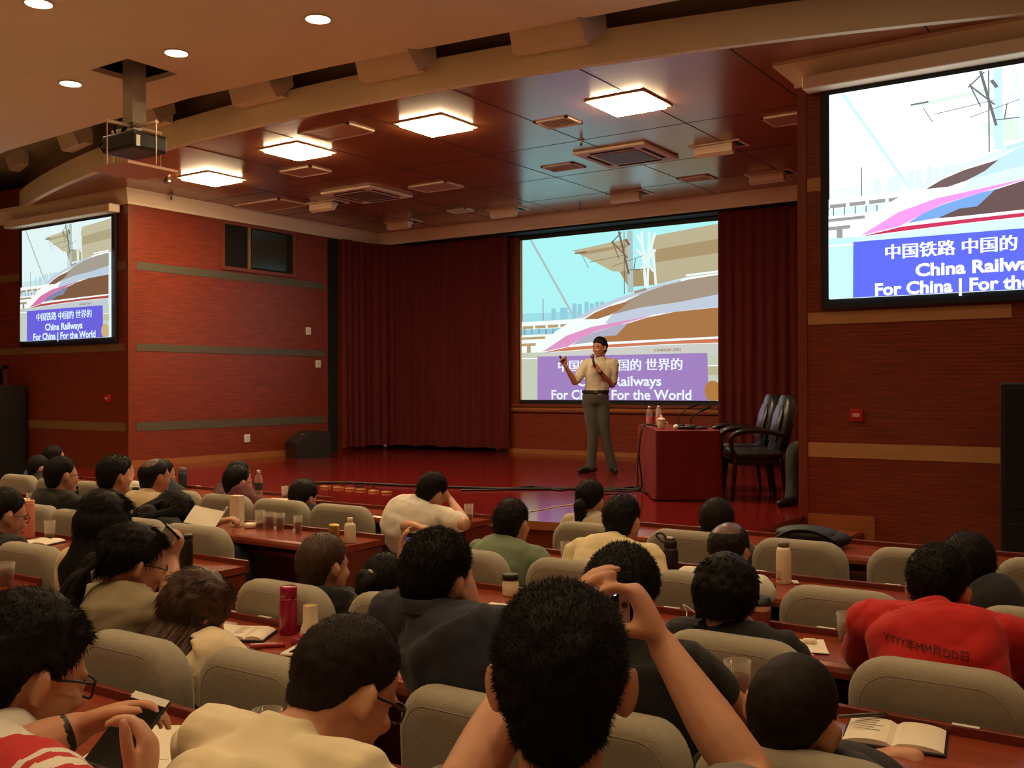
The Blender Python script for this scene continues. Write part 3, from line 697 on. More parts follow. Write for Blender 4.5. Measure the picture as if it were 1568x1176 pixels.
# two leather armchairs
M_leather = mat('black_leather', (34, 34, 38), .28, bump=.15, bscale=120); M_cwood = mat('dark_chair_wood', (30, 20, 16), .25)
def armchair(x, y, rz, label):
    r = tag(empty('leather_armchair', (x, y, ZS), rz), label, 'armchair', 'leather armchairs beside the red table')
    mb = MB().use(M_leather); mb.box((-.25, -.25, .38), (.25, .25, .48), bev=.045); mb.obj('seat', r, smooth=True)
    prof = []
    mb = MB().use(M_leather)
    outl = [(-.21, .0), (.21, 0), (.235, .22), (.22, .40), (.15, .5), (.05, .535), (-.05, .535), (-.15, .5), (-.22, .40), (-.235, .22)]
    rs = []
    for k, (o, e) in enumerate(((0, .02), (.02, 0), (.075, 0), (.095, .03))):
        rs.append([V((x_ * (1 - e * 3), -.19 - o - z_ * .24 + .03 * (1 - (x_ / .235) ** 2), .46 + z_ * (1 - e * .6) + e * .1)) for x_, z_ in outl])
    mb.rings(rs); o = mb.obj('backrest', r, smooth=True)
    MB().use(mat('leather_panel', (66, 68, 78), .3)).prism([(-.15, .1), (.15, .1), (.17, .36), (.1, .45), (-.1, .45), (-.17, .36)], .0, .012, Matrix.Translation((0, -.157, .46)) @ Matrix.Rotation(.235, 4, 'X') @ Matrix.Rotation(pi / 2, 4, 'X')).obj('back_panel', r, smooth=True)
    for sx in (-1, 1):
        mb = MB().use(M_cwood); mb.tube([(sx * .27, -.26, .62), (sx * .29, -.05, .66), (sx * .29, .15, .655), (sx * .285, .25, .60), (sx * .275, .24, .48), (sx * .26, .2, .42)], [.022, .024, .026, .024, .02, .02], 8); mb.obj('armrest', r, smooth=True)
        for ya, yb in ((-.22, -.27), (.2, .24)):
            mb = MB().use(M_cwood); mb.tube([(sx * .22, ya, .40), (sx * .235, (ya + yb) / 2, .2), (sx * .24, yb, .0)], [.026, .02, .016], 8, 3); mb.obj('leg', r, smooth=True)
    MB().use(M_cwood).box((-.24, -.22, .34), (.24, .22, .39), bev=.01).obj('seat_frame', r, smooth=False)
armchair(-3.56, 9.30, 2.14, 'black leather armchair at the red table, the nearer one')
armchair(-3.94, 9.93, 2.14, 'black leather armchair at the red table, the farther one behind the other')

# wedge stage monitor, loudspeakers
r = tag(empty('stage_monitor', (-11.45, 11.15, ZS), -.5), 'black wedge stage monitor on the floor in front of the left curtain', 'loudspeaker')
mb = MB().use(M_black); mb.prism([(-.26, 0), (.26, 0), (.28, .22), (.02, .40), (-.26, .40)], -.33, .33, Matrix(((0, 0, 1, 0), (-1, 0, 0, 0), (0, 1, 0, 0), (0, 0, 0, 1)))); mb.obj('cabinet', r, smooth=False)
MB().use(M_black2).box((-.31, -.018, 0), (.31, .018, .0), None).obj('grille', r, smooth=False) if False else None
Gm = Matrix.Translation((0, -.152, .312)) @ Matrix.Rotation(math.radians(34.7), 4, 'X')
MB().use(mat('speaker_grille', (34, 32, 30), .6)).box((-.3, -.14, -.002), (.3, .14, .008), Gm, bev=.003).obj('grille', r, smooth=False)
MB().use(mat('orange_badge', (214, 90, 40), .4)).box((.0, .05, .009), (.07, .075, .012), Gm).obj('badge', r, smooth=False)
def pa(loc, w, d, h, rz, label, badge):
    r = tag(empty('loudspeaker_stack', loc, rz), label, 'loudspeaker', 'tall loudspeakers')
    MB().use(M_black).box((-w / 2, -d / 2, 0), (w / 2, d / 2, h), bev=.015).obj('cabinet', r, smooth=False)
    MB().use(M_black2).box((-w / 2 + .03, -d / 2 - .015, h * .48), (w / 2 - .03, -d / 2, h - .04), bev=.006).obj('upper_grille', r, smooth=False)
    MB().use(M_black2).box((-w / 2 + .03, -d / 2 - .015, .05), (w / 2 - .03, -d / 2, h * .42), bev=.006).obj('lower_grille', r, smooth=False)
    MB().use(mat('orange_badge', (214, 90, 40), .4)).box((badge, -d / 2 - .02, h * .44), (badge + .06, -d / 2 - .0, h * .44 + .055)).obj('badge', r, smooth=False)
pa((-14.95, 8.05, 0), 1.1, .5, 1.72, 0, 'tall black loudspeaker on the left below the small screen', .28)
pa((-.72, 8.05, 0), .9, .5, 1.70, 0, 'tall black loudspeaker at the right edge of the picture', .1)

# floor boxes and cables on the stage
for k, (px, py) in enumerate(((498, 746.5), (518, 748), (536, 749.5), (553, 751), (572, 753), (592, 755), (636, 759.5))):
    p = onz(px, py, ZS)
    o = tag(MB().use(mat('brass_plate', (190, 130, 70), .35, metal=.3)).box((-.05, -.03, 0), (.05, .03, .018), bev=.004).obj('stage_footlight', smooth=False),
        'small brass footlight on the stage floor, %s from the left' % ('first', 'second', 'third', 'fourth', 'fifth', 'sixth', 'last and apart')[k], 'footlight', 'row of footlights')
    o.location = (p.x, p.y, ZS); o.rotation_euler = (0, 0, .05)
    MB().use(M_lamp if False else mat('footlight_lens', (255, 226, 160), .2)).box((-.04, -.034, .005), (.04, -.03, .015)).obj('lens', o, smooth=False)
rnd = random.Random(4)
def floor_cable(pts, rad, name, label, m=M_black, wig=.02):
    mb = MB().use(m)
    P = [onz(a, b, ZS) for a, b in pts]
    mb.tube([(p.x + rnd.uniform(-wig, wig), p.y + rnd.uniform(-wig, wig), ZS + rad * .9) for p in P], rad, 6, 5)
    return tag(mb.obj(name, smooth=True), label, 'cable', 'cables on the stage floor')
floor_cable([(480, 741), (540, 741), (620, 745), (700, 748), (780, 750), (860, 750), (930, 750), (985, 752)], .014, 'stage_cable', 'long black cable running across the stage floor behind the audience heads')
floor_cable([(700, 752), (770, 750), (820, 746), (850, 752), (890, 746), (930, 752), (975, 746), (990, 756)], .01, 'stage_cable', 'thin curling black cable near the feet of the speaker', wig=.05)
floor_cable([(520, 744), (535, 738), (548, 746), (560, 741), (575, 747)], .008, 'stage_cable', 'short looped cable behind the footlights')
floor_cable([(812, 784), (850, 777), (885, 771), (892, 765), (886, 760)], .004, 'stage_cable', 'white cord lying on the stage behind the ponytail', mat('white_cord', (226, 214, 196), .5), wig=.0)
q = onz(592, 689, ZS)
o = tag(MB().use(M_metal).lathe([(.03, 0), (.03, .05), (.05, .06), (.05, .09), (.01, .1)], n=14).obj('floor_spotlight', smooth=True), 'small metal spotlight on the floor in front of the curtain', 'spotlight'); o.location = (q.x, 13.1, ZS)

# =================================================================== HALL CHAIRS
def make_chair(wd=.5):
    r = empty('auditorium_chair', (0, 0, 0))
    w = wd / 2; rc = .12; H = .88; zb = .36
    out = [(-w + .02, zb), (w - .02, zb)]
    out += [(w, zb + .1)] + [(w - rc + rc * math.cos(a), H - rc + rc * math.sin(a)) for a in [pi / 2 * k / 7 for k in range(8)]]
    out += [(-w + rc - rc * math.sin(a), H - rc + rc * math.cos(a)) for a in [pi / 2 * k / 7 for k in range(8)]] + [(-w, zb + .1)]
    cz = (H + zb) / 2
    def ring(y, ins): return [V((x * (1 - ins / w), y + (H - z) * .05, cz + (z - cz) * (1 - ins / (H - cz)))) for x, z in out]
    mb = MB().use(M_seat)
    mb.rings([ring(.003, .07), ring(.0, .05), ring(.004, .030), ring(.014, .013), ring(.032, .003), ring(.06, .0), ring(.088, .004), ring(.106, .018), ring(.114, .04), ring(.117, .09)])
    mb.obj('backrest', r, smooth=True)
    mb = MB().use(M_seatedge)
    R_ = ring(.0025, .042); mb.tube(R_ + [R_[0]], .0024, 5, 1); mb.obj('piping', r.children[0], smooth=True)
    mb = MB().use(M_seat); mb.box((-w + .02, .14, .30), (w - .02, .58, .405), bev=.03); mb.obj('seat_cushion', r, smooth=True)
    for sx in (-1, 1):
        MB().use(M_black).prism([(.18, 0), (.5, 0), (.5, .02), (.38, .05), (.36, .30), (.26, .30), (.24, .05), (.18, .02)], sx * (w - .06) - .015, sx * (w - .06) + .015, Matrix(((0, 0, 1, 0), (1, 0, 0, 0), (0, 1, 0, 0), (0, 0, 0, 1)))).obj('leg', r, smooth=False)
    return r
chair0 = make_chair(.5); chair1 = make_chair(.56); used = set()
ordn = ['first', 'second', 'third', 'fourth', 'fifth', 'sixth', 'seventh', 'eighth', 'ninth']
def chairs(row, block, lst, base):
    for i, (x, y, rz) in enumerate(lst):
        if base not in used: used.add(base); o = base
        else: o = copy_tree(base)
        o.location = (x, y, 0); o.rotation_euler = (0, 0, rz)
        if (row, block) == ('second', 'left') or (row, block, i) == ('third', 'right', 0): o.scale.x = 1.06
        tag(o, 'grey fabric auditorium chair, %s from the aisle, %s row, %s block' % (ordn[i], row, block), 'chair', 'auditorium chairs, %s row of the %s block' % (row, block))
chairs('front', 'right', [(-2.97, 5.10, 0), (-2.36, 5.12, 0), (-1.73, 5.12, 0), (-1.14, 5.14, 0), (-.56, 5.16, 0)], chair0)
chairs('second', 'right', [(-3.0, 3.93, 0), (-2.4, 3.95, 0), (-1.78, 3.97, 0), (-1.175, 3.97, 0), (-.46, 3.98, 0)], chair0)
chairs('third', 'right', [(-3.12, 2.84, 0), (-2.55, 2.90, 0), (-1.87, 2.98, 0), (-1.25, 3.02, 0), (-.63, 3.03, 0)], chair0)
chairs('fourth', 'right', [(-3.70, 1.92, 0), (-2.86, 1.95, 0), (-2.34, 2.02, 0), (-1.61, 2.06, 0), (-1.19, 2.14, 0), (-.73, 2.13, 0)], chair0)
for o in C.objects:
    if o.get('label', '').startswith(('grey fabric auditorium chair, fourth from the aisle, fourth', 'grey fabric auditorium chair, fifth from the aisle, fourth')): o.scale.x = .76
chairs('rearmost', 'right', [(-1.95, .55, 0), (-1.3, .62, 0), (-.66, .60, 0)], chair0)
chairs('front', 'left', [(-4.85, 4.97, 0), (-5.44, 4.97, 0), (-6.04, 4.98, 0), (-6.64, 5.0, 0), (-7.24, 5.03, 0), (-7.84, 5.06, 0), (-8.45, 5.09, 0), (-9.07, 5.10, 0)], chair1)
chairs('second', 'left', [(-4.85, 3.76, 0), (-5.45, 3.78, 0), (-6.08, 3.80, 0), (-6.68, 3.84, 0), (-7.3, 3.86, 0)], chair1)
chairs('third', 'left', [(-4.98, 2.83, 0), (-5.6, 2.83, 0)], chair1)

# =================================================================== DESKS
ZD = .72
DESKS = []
def desk(x0, x1, yn, yf, label, rz=0):
    r = tag(empty('conference_desk', (x0, yn, 0)), label, 'desk', 'long wooden conference desks')
    L, D = x1 - x0, yf - yn; DESKS.append((x0, x1, yn, yf))
    mb = MB().use(M_desk)
    mb.prism([(0, ZD - .045), (.0, ZD - .025), (.008, ZD - .008), (.03, ZD), (D, ZD), (D, ZD - .035), (.06, ZD - .045)], 0, L, Matrix(((0, 0, 1, 0), (1, 0, 0, 0), (0, 1, 0, 0), (0, 0, 0, 1))))
    mb.obj('desk_top', r, smooth=False)
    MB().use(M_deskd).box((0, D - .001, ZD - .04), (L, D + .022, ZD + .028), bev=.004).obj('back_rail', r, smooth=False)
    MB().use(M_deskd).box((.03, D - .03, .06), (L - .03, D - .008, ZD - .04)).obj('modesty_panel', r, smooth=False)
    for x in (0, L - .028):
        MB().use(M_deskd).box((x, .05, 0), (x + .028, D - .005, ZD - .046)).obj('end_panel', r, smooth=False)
    MB().use(M_desk).box((.03, .22, ZD - .145), (L - .03, D - .03, ZD - .125)).obj('shelf', r, smooth=False)
    n = max(1, int(L / .62))
    for k in range(1, n):
        x = L * k / n; MB().use(M_desk).box((x - .009, .22, ZD - .125), (x + .009, D - .03, ZD - .046)).obj('divider', r, smooth=False)
        MB().use(M_white).box((x + .12, D - .0, ZD + .0285), (x + .19, D + .018, ZD + .0295)).obj('seat_sticker', r, smooth=False)
    return r
desk(-6.1, -4.27, 5.62, 5.97, 'wooden desk in the front row under the slumped white T-shirt person')
desk(-9.9, -6.12, 5.74, 6.22, 'wooden desk in the front row at the far left')
desk(-6.12, -4.27, 4.40, 4.80, 'wooden desk in the second row left of the aisle, set with tea glasses')
desk(-9.0, -6.14, 4.50, 4.94, 'wooden desk in the second row at the far left')
desk(-6.5, -4.25, 3.26, 3.68, 'wooden desk in the third row left of the aisle, with the pink tumbler')
desk(-6.5, -4.72, 2.42, 2.78, 'wooden desk end at the left edge of the picture, in the fourth row')
desk(-3.25, .6, 5.80, 6.22, 'wooden desk in the front row right of the aisle, with a dark bag on it')
desk(-3.3, .6, 4.46, 4.90, 'wooden desk in the second row of the right block, with white and black bottles')
desk(-3.3, .6, 3.49, 3.88, 'wooden desk in the third row of the right block, in front of the red shirt')
desk(-3.95, -2.0, 2.52, 2.81, 'wooden desk in the fourth row with the magenta bottle and the white tablet')
desk(-1.98, .6, 2.58, 2.97, 'wooden desk in the fourth row with the open notebook on the right')
desk(-4.1, .4, 1.46, 1.88, 'wooden desk nearest the camera, with loose papers at its left')

# =================================================================== THINGS ON THE DESKS
T0 = ZD + .001
def on(px, py, z=T0, gap=.05):
    """point on the desk top seen at a pixel, kept clear of the desk edges"""
    p = onz(px, py, z)
    c = [(max(yn + gap - p.y, p.y - yf + gap, 0), yn, yf) for x0, x1, yn, yf in DESKS if x0 - .02 < p.x < x1 + .02]
    if c and min(c)[0] < .35: _, yn, yf = min(c); p.y = min(max(p.y, yn + gap), yf - gap)
    return p
M_tea = thin('tea', (96, 46, 16), .55, (190, 120, 60))
def glass(px, py, label, tea=.6, h=.105, rd=.037, bag=False, group='tea glasses', loc=None):
    p = on(px, py) if loc is None else V(loc)
    r = tag(empty('drinking_glass', p), label, 'glass', group)
    MB().use(M_glass).lathe([(.001, 0), (rd * .82, 0), (rd, h), (rd * .93, h), (rd * .77, .006), (.001, .006)], n=22, cap=False).obj('glass_body', r, smooth=True)
    if tea: MB().use(M_tea).lathe([(rd * .74, .008), (rd * .74 + (rd * .17) * tea, h * tea), (.001, h * tea)], n=20).obj('tea', r, smooth=True)
    if bag:
        MB().use(M_white).box((-.012, -rd - .006, .0), (.012, -rd - .003, .026)).obj('tea_tag', r, smooth=False)
        mb = MB().use(M_white); mb.tube([(0, -rd - .004, .026), (0, -rd - .003, h), (0, -rd * .8, h + .002), (0, -rd * .6, h * .5)], .0012, 4, 3); mb.obj('tea_string', r, smooth=True)
    return r
glass(398, 808, 'empty clear glass on the left desk, leftmost of four glasses there', .25, .12, .034)
glass(418, 808, 'glass of dark tea on the left desk, second of four glasses', .7, .11, .036)
glass(432, 810, 'glass of dark tea on the left desk, third of four glasses', .7, .11, .036, True)
glass(456, 815, 'glass of dark tea on the left desk, rightmost of four glasses', .6, .11, .03, True)
glass(722, 797, 'clear glass at the elbow of the white shirt man on the front desk', .35, .12, .034, loc=(-4.34, 5.80, T0))
glass(868, 862, 'clear glass on the desk behind the pale green shirt', .3, .115, .036)
glass(1312, 973, 'glass of tea beside the sleeve of the red shirt', .6, .11, .042)
glass(1131, 1073, 'tall glass of tea with a tag in front of the close-cropped head', .65, .125, .042, True)
glass(490, 770, 'glass of tea on the front desk beside a bowed dark head', .55, .12, .03)
glass(436, 762, 'clear glass on the front desk among papers', .2, .1, .03)
glass(100, 823, 'glass with a little tea beside the pink tumbler', .3, .12, .035)
glass(8, 896, 'glass of tea with a paper tag at the left edge of the picture', .7, .11, .045, True)
glass(46, 774, 'small glass on the desk behind the chair at the far left', .4, .1, .03)
glass(0, 0, 'clear glass by the shoulder of the man with bowed head and white shirt', .3, .125, .04, loc=(-2.0, 1.80, T0))
glass(0, 0, 'clear glass below the raised arm in front of the camera', 0, .12, .038, loc=(-1.08, 1.66, T0))
glass(25, 727, 'small glass on the front desk at the far left', .5, .1, .04, loc=(-9.75, 6.0, T0))
def flask(px, py, h, rd, m, label, cap, name='thermos_bottle', neck=.7, caph=.22, cat='bottle', loc=None, loop=False, mark=None):
    p = on(px, py, gap=rd + .012) if loc is None else V(loc)
    r = tag(empty(name, p), label, cat, 'flasks and bottles on the desks')
    hb = h * (1 - caph)
    MB().use(m).lathe([(rd * .94, 0), (rd, .006), (rd, hb * .85), (rd * .9, hb * .93), (rd * neck, hb)], n=22).obj('bottle_body', r, smooth=True)
    MB().use(cap).lathe([(rd * neck, hb), (rd * neck, h * .985), (rd * neck * .85, h)], n=20).obj('cap', r, smooth=True)
    if loop:
        mb = MB().use(M_black); mb.tube([(-rd * .7, 0, h * .86), (-rd * 1.4, 0, h * .95), (-rd * 2.1, 0, h * 1.12), (-rd * 1.4, 0, h * 1.2), (-rd * .8, 0, h * 1.1), (-rd * .75, 0, h * .9)], .006, 6); mb.obj('carry_strap', r, smooth=True)
        MB().use(M_metal).lathe([(rd * .6, h), (rd * .6, h + .012), (rd * .5, h + .016)], n=18).obj('steel_lid', r, smooth=True)
    if mark:
        mb = MB().use(mat('print_brown', (120, 70, 40), .6))
        Z = Matrix.Translation((-rd * .35, -rd * .97, h * .24)) @ Matrix.Rotation(pi / 2, 4, 'X') @ Matrix.Rotation(-.35, 4, 'Y')
        for k in range(6):
            a, b = 2 * pi * k / 6, 2 * pi * (k + .8) / 6
            mb.face([Z @ V((.012 * math.cos(a), .014 * math.sin(a), .002)), Z @ V((.012 * math.cos(b), .014 * math.sin(b), .002)), Z @ V((.009 * math.cos(b), .011 * math.sin(b), .002)), Z @ V((.009 * math.cos(a), .011 * math.sin(a), .002))])
        mb.face([Z @ V((-.014, -.026, .002)), Z @ V((.014, -.026, .002)), Z @ V((.014, -.02, .002)), Z @ V((-.014, -.02, .002))])
        mb.obj('printed_emblem', r, smooth=False)
    return r
M_cfl = mat('cream_enamel', (238, 222, 190), .35); M_mag = mat('magenta_plastic', (168, 22, 70), .2, trans=.25); M_pk = mat('pink_enamel', (226, 142, 116), .45)
flask(536, 831, .155, .035, M_cfl, 'white milk bottle on the left desk behind the brown haired man', M_cfl, neck=.5, caph=.2)
flask(1200, 893, .20, .036, M_cfl, 'cream steel bottle with a small emblem on the right desk', mat('olive_cap', (120, 100, 66), .5), neck=.75, caph=.12, mark=True)
flask(1027, 872, .155, .040, M_black, 'black flask with a carrying strap beside the yellowish white shirt', M_black, neck=.85, caph=.28, loop=True)
flask(442, 970, .185, .035, M_mag, 'magenta drinking bottle on the fourth row desk', M_mag, neck=.95, caph=.25)
flask(800, 906, .10, .038, M_cfl, 'white tumbler with a black lid behind the foreground head', M_black, neck=.98, caph=.3)
flask(43, 823, .24, .041, M_pk, 'tall pink tumbler in front of the man with glasses at the left edge', M_pk, neck=.98, caph=.05)
flask(208, 786, .2, .042, mat('dark_green', (52, 66, 44), .4), 'dark green flask near the balding man in beige', M_black, caph=.25, neck=.6)
flask(240, 792, .2, .032, M_black, 'black flask in front of the bending woman', M_black, neck=.65, caph=.2)
flask(281, 748, .2, .04, mat('navy_enamel', (44, 52, 60), .35), 'dark blue flask on the front desk behind the bending woman', mat('grey_lid', (110, 120, 124), .4), neck=.8, caph=.22)
flask(137, 768, .15, .042, M_black, 'black tumbler beside the man in the dark striped shirt', M_black, neck=.9, caph=.2)
flask(0, 0, .2, .042, mat('dark_glass_bottle', (30, 26, 24), .25), 'black lidded tumbler in front of the woman with round glasses', M_black, neck=.9, caph=.15, loc=(-3.55, 2.66, T0))
flask(272, 885, .215, .034, mat('brown_black', (40, 30, 26), .3), 'slim dark bottle on the desk behind the raised phone', M_black, neck=1.0, caph=.12)
water_bottle(on(396, 758), 'clear water bottle with a green label on the front desk', 'flasks and bottles on the desks', M_cap, .22, (50, 70, 50), 1.1)
# coffee cup
p = on(1176, 958); r = tag(empty('coffee_cup', p), 'paper coffee cup with a black lid beside the man in black with the bob haircut', 'cup')
MB().use(M_cfl).lathe([(.03, 0), (.041, .1), (.043, .104)], n=22).obj('cup_body', r, smooth=True)
MB().use(mat('cup_sleeve', (130, 56, 34), .7)).lathe([(.0345, .02), (.041, .078)], n=22, cap=False).obj('sleeve', r, smooth=True)
MB().use(M_black).lathe([(.046, .1), (.046, .112), (.041, .116), (.038, .13), (.03, .131)], n=22).obj('lid', r, smooth=True)
# carton, dish, can
o = flat(on(363, 806), .085, .06, .215, .1, 'paper_carton', M_cfl, 'tall cream carton standing on the left desk by the writing hand', 'carton', bev=.004)
MB().use(mat('carton_print', (96, 66, 40), .6)).box((-.02, -.0315, .02), (.012, -.0302, .05)).obj('printed_square', o, smooth=False)
o = tag(MB().use(M_cfl).lathe([(.04, 0), (.046, .006), (.046, .028), (.036, .034), (.036, .03)], n=24).obj('soap_dish', smooth=True), 'round cream lid lying beside the tall carton', 'lid'); o.location = on(384, 808)
r = tag(empty('drink_can', V((-4.40, 4.50, T0))), 'gold topped drink can behind the woman with the hair bun', 'can')
MB().use(mat('can_gold', (200, 160, 80), .3, metal=.8)).lathe([(.025, 0), (.032, .008), (.032, .11), (.027, .12), (.027, .117), (.001, .117)], n=22).obj('can_body', r, smooth=True)
o = tag(MB().use(M_mag).lathe([(.036, 0), (.037, .004), (.037, .026), (.033, .026), (.032, .008), (.001, .008)], n=24).obj('bottle_lid', smooth=True), 'magenta bottle lid lying upside down by the magenta bottle', 'lid'); o.location = on(461, 985)
r = tag(empty('paper_box', on(476, 976)), 'open cream paper packet standing beside the magenta bottle', 'packet')
mb = MB().use(M_cfl); mb.lathe([(.042, 0), (.036, .04), (.029, .06), (.028, .125)], n=22, cap=False); mb.obj('packet_body', r, smooth=True)
MB().use(mat('packet_inside', (200, 170, 120), .7)).lathe([(.027, .12), (.001, .12)], n=22, cap=False).obj('packet_opening', r, smooth=True)

def sheet(c, w, d, rz, label, name='paper_sheet', h=.002, group='papers on the desks', m=M_paper, cat='paper'):
    mb = MB().use(m); n = 6
    top = [[V((-w / 2 + w * i / n, -d / 2 + d * j / n, h + .004 * math.sin(2.2 * i / n + j * .4) ** 2)) for i in range(n + 1)] for j in range(n + 1)]
    bot = [[v - V((0, 0, h)) for v in r_] for r_ in top]
    for g, flip in ((top, 0), (bot, 1)):
        for j in range(n):
            for i in range(n):
                q_ = [g[j][i], g[j][i + 1], g[j + 1][i + 1], g[j + 1][i]]; mb.face(q_[::-1] if flip else q_)
    o = mb.obj(name, smooth=True); o.location = c; o.rotation_euler = (0, 0, rz)
    return tag(o, label, cat, group)
def notebook(c, rz, label, w=.13, d=.19, cover=M_black, pen=None, open_=True):
    r = tag(empty('notebook', c, rz), label, 'notebook', 'notebooks on the desks')
    MB().use(cover).box((-w - .006, -d / 2 - .006, 0), (w + .006, d / 2 + .006, .008), bev=.003).obj('cover', r, smooth=False)
    for sx in (-1, 1):
        mb = MB().use(M_paper)
        pr2 = [(0, .010)] + [(w * k / 8, .010 + .012 * math.sin(pi * min(1, k / 8 * .9 + .1)) ** .7) for k in range(1, 9)] + [(w, .0082), (0, .0082)]
        mb.prism([(sx * a, b) for a, b in (pr2 if sx > 0 else pr2[::-1])], -d / 2, d / 2, Matrix(((1, 0, 0, 0), (0, 0, -1, 0), (0, 1, 0, 0), (0, 0, 0, 1))))
        mb.obj('page_block', r, smooth=False)
    mb = MB().use(mat('ink', (90, 70, 60), .8))
    for k in range(5):
        x0 = -w * .85; y = d * .32 - k * .02; mb.box((x0, y, .0232), (x0 + w * random.uniform(.4, .7), y + .003, .0236))
    mb.obj('handwriting', r, smooth=False)
    return r
notebook(V((-.69, 2.85, T0)), .16, 'open notebook with handwriting on the right desk, black cover', .125, .19)
def pen(c, rz, label, m=M_black, L=.14):
    r = tag(empty('pen', c, rz), label, 'pen', 'pens on the desks')
    mb = MB().use(m); mb.tube([(-L / 2, 0, .007), (L * .2, 0, .007), (L / 2, 0, .007)], [.0055, .007, .0065], 8, 2); mb.obj('barrel', r, smooth=True)
    mb = MB().use(M_metal); mb.tube([(-L / 2 - .018, 0, .006), (-L / 2, 0, .006)], [.0012, .004], 8, 2); mb.obj('tip', r, smooth=True)
    return r
pen(V((-.79, 2.90, T0 + .025)), .75, 'dark metal pen lying on the open notebook at the right', mat('pen_grey', (84, 78, 70), .3, metal=.6))
notebook(on(385, 975), .5, 'open notebook with loose sheet by the long wavy hair', .07, .16)
sheet(on(362, 966), .2, .16, .35, 'loose white sheet under the notebook by the wavy hair')
o = flat(on(398, 994), .13, .028, .014, .75, 'pen_case', mat('red_case', (150, 24, 36), .4), 'slim dark red pencil case beside the notebook by the wavy hair', 'pencil case')
# tablet
tb = tag(empty('tablet', V((-2.64, 2.64, T0)), .35), 'white tablet lying on the desk behind the bowed man in white', 'tablet')
MB().use(M_white).box((-.125, -.09, 0), (.125, .09, .009), bev=.004).obj('tablet_body', tb, smooth=False)
MB().use(mat('tablet_glass', (18, 18, 20), .08)).box((-.10, -.075, .0091), (.10, .075, .0097)).obj('tablet_display', tb, smooth=False)
sheet(on(752, 940), .2, .26, .2, 'white paper beside the head propped on a hand')
sheet(V((-1.33, 2.75, T0)), .2, .22, .3, 'white paper right of the foreground raised elbow')
sheet(V((-2.36, 1.70, T0)), .23, .26, .5, 'white sheet on the nearest desk by the phone')
sheet(V((-2.14, 1.62, T0)), .2, .26, .75, 'second white sheet on the nearest desk, beside the bowed man in white')
sheet(V((-1.55, 2.80, T0)), .18, .2, .2, 'yellowish paper left of the foreground head', m=mat('yellow_paper', (236, 206, 120), .8))
sheet(on(1222, 990), .2, .2, .4, 'white sheet on the desk beside the close-cropped head')
o = flat(on(1240, 986), .05, .03, .02, .4, 'eraser', M_cfl, 'small cream eraser lying on the white sheet', 'eraser', bev=.008)
notebook(on(62, 832), .35, 'open notebook on the desk in front of the man with glasses at the left edge', .11, .18)
sheet(on(480, 778), .16, .2, .5, 'bright paper on the front desk by the bowed dark head', m=mat('yellow_paper2', (246, 224, 150), .8))
sheet(on(430, 766), .28, .22, .35, 'white paper on the front desk beside the water bottle')
sheet(on(262, 700), .3, .2, .3, 'white paper far left on the front desk') if False else None
sheet(on(52, 764, gap=.16), .3, .22, .3, 'white paper in front of the man in the dark striped shirt')
def phone(c, rz, label, name='mobile_phone', rx=0):
    r = tag(empty(name, c, rz), label, 'phone', 'phones')
    r.rotation_euler = (rx, 0, rz)
    MB().use(M_black).box((-.037, -.075, 0), (.037, .075, .009), bev=.004).obj('phone_body', r, smooth=False)
    MB().use(mat('dark_phone_glass', (16, 16, 18), .08)).box((-.034, -.068, .0091), (.034, .068, .0096)).obj('phone_display', r, smooth=False)
    return r
phone(on(838, 866), .9, 'black phone on the desk behind the pale green shirt')
phone(on(1163, 896), 1.2, 'black phone near the cream steel bottle')
flat(on(1530, 925, gap=.11), .24, .16, .03, .1, 'laptop_sleeve', M_black, 'black folded case on the desk at the right edge', 'case')
flat(on(1040, 962), .2, .1, .01, .3, 'dark_folder', M_black, 'dark folder on the desk left of the man in black with the bob haircut', 'folder')
mb = MB().use(M_white); P_ = [on(1050, 953) + V((0, 0, .008)), on(1060, 945) + V((0, 0, .03)), on(1075, 935) + V((0, 0, .06)), on(1090, 940) + V((0, 0, .03)), on(1098, 948) + V((0, 0, .0))]
mb.tube(P_, .0022, 6); tag(mb.obj('charging_cable', smooth=True), 'white charging cable arching over the desk beside the man in black', 'cable')
flat(on(1218, 893), .03, .06, .01, .5, 'earphone_case', M_white, 'tiny white earphone case right of the cream bottle', 'case')
# bag on the front desk
bg = tag(empty('black_bag', V((-1.95, 6.0, T0))), 'slack black bag lying on the front desk of the right block', 'bag')
mb = MB().use(mat('bag_nylon', (26, 26, 30), .6, bump=.3, bscale=20)); mb.ell((0, 0, .07), ((.2, 0, 0), (0, .12, 0), (0, 0, .055)), 12); mb.ell((.13, .02, .05), ((.12, 0, 0), (0, .11, 0), (0, 0, .05)), 10); mb.obj('bag_body', bg, smooth=True)
mb = MB().use(M_black); mb.tube([(-.17, -.1, .04), (-.06, -.11, .10), (.08, -.10, .10), (.2, -.07, .04)], .010, 6); mb.obj('strap', bg, smooth=True)
# =================================================================== PEOPLE
UP = V((0, 0, 1))
def skin_mat(name, rgb): return mat(name, rgb, .55, var=.07, vscale=14, bump=.06, bscale=150)
M_skin = skin_mat('skin', (206, 150, 118)); M_skin2 = skin_mat('skin_tan', (186, 126, 94)); M_lip = mat('lips', (166, 96, 84), .5)
M_hair = mat('black_hair', (22, 17, 14), .62, var=.3, vscale=60, stretch=(1, 1, .3), spec=.2)
M_hairb = mat('brown_hair', (70, 44, 28), .5, var=.35, vscale=50, stretch=(1, 1, .3), spec=.4)
M_hairg = mat('dark_brown_hair', (34, 25, 19), .65, var=.3, vscale=60, stretch=(1, 1, .3), spec=.2)
M_scalp = mat('scalp_skin', (92, 56, 38), .4, var=.35, vscale=40)
M_trs = mat('dark_trousers', (44, 42, 46), .85, var=.1, vscale=10)
M_shoe = mat('dark_shoe', (24, 22, 22), .4)
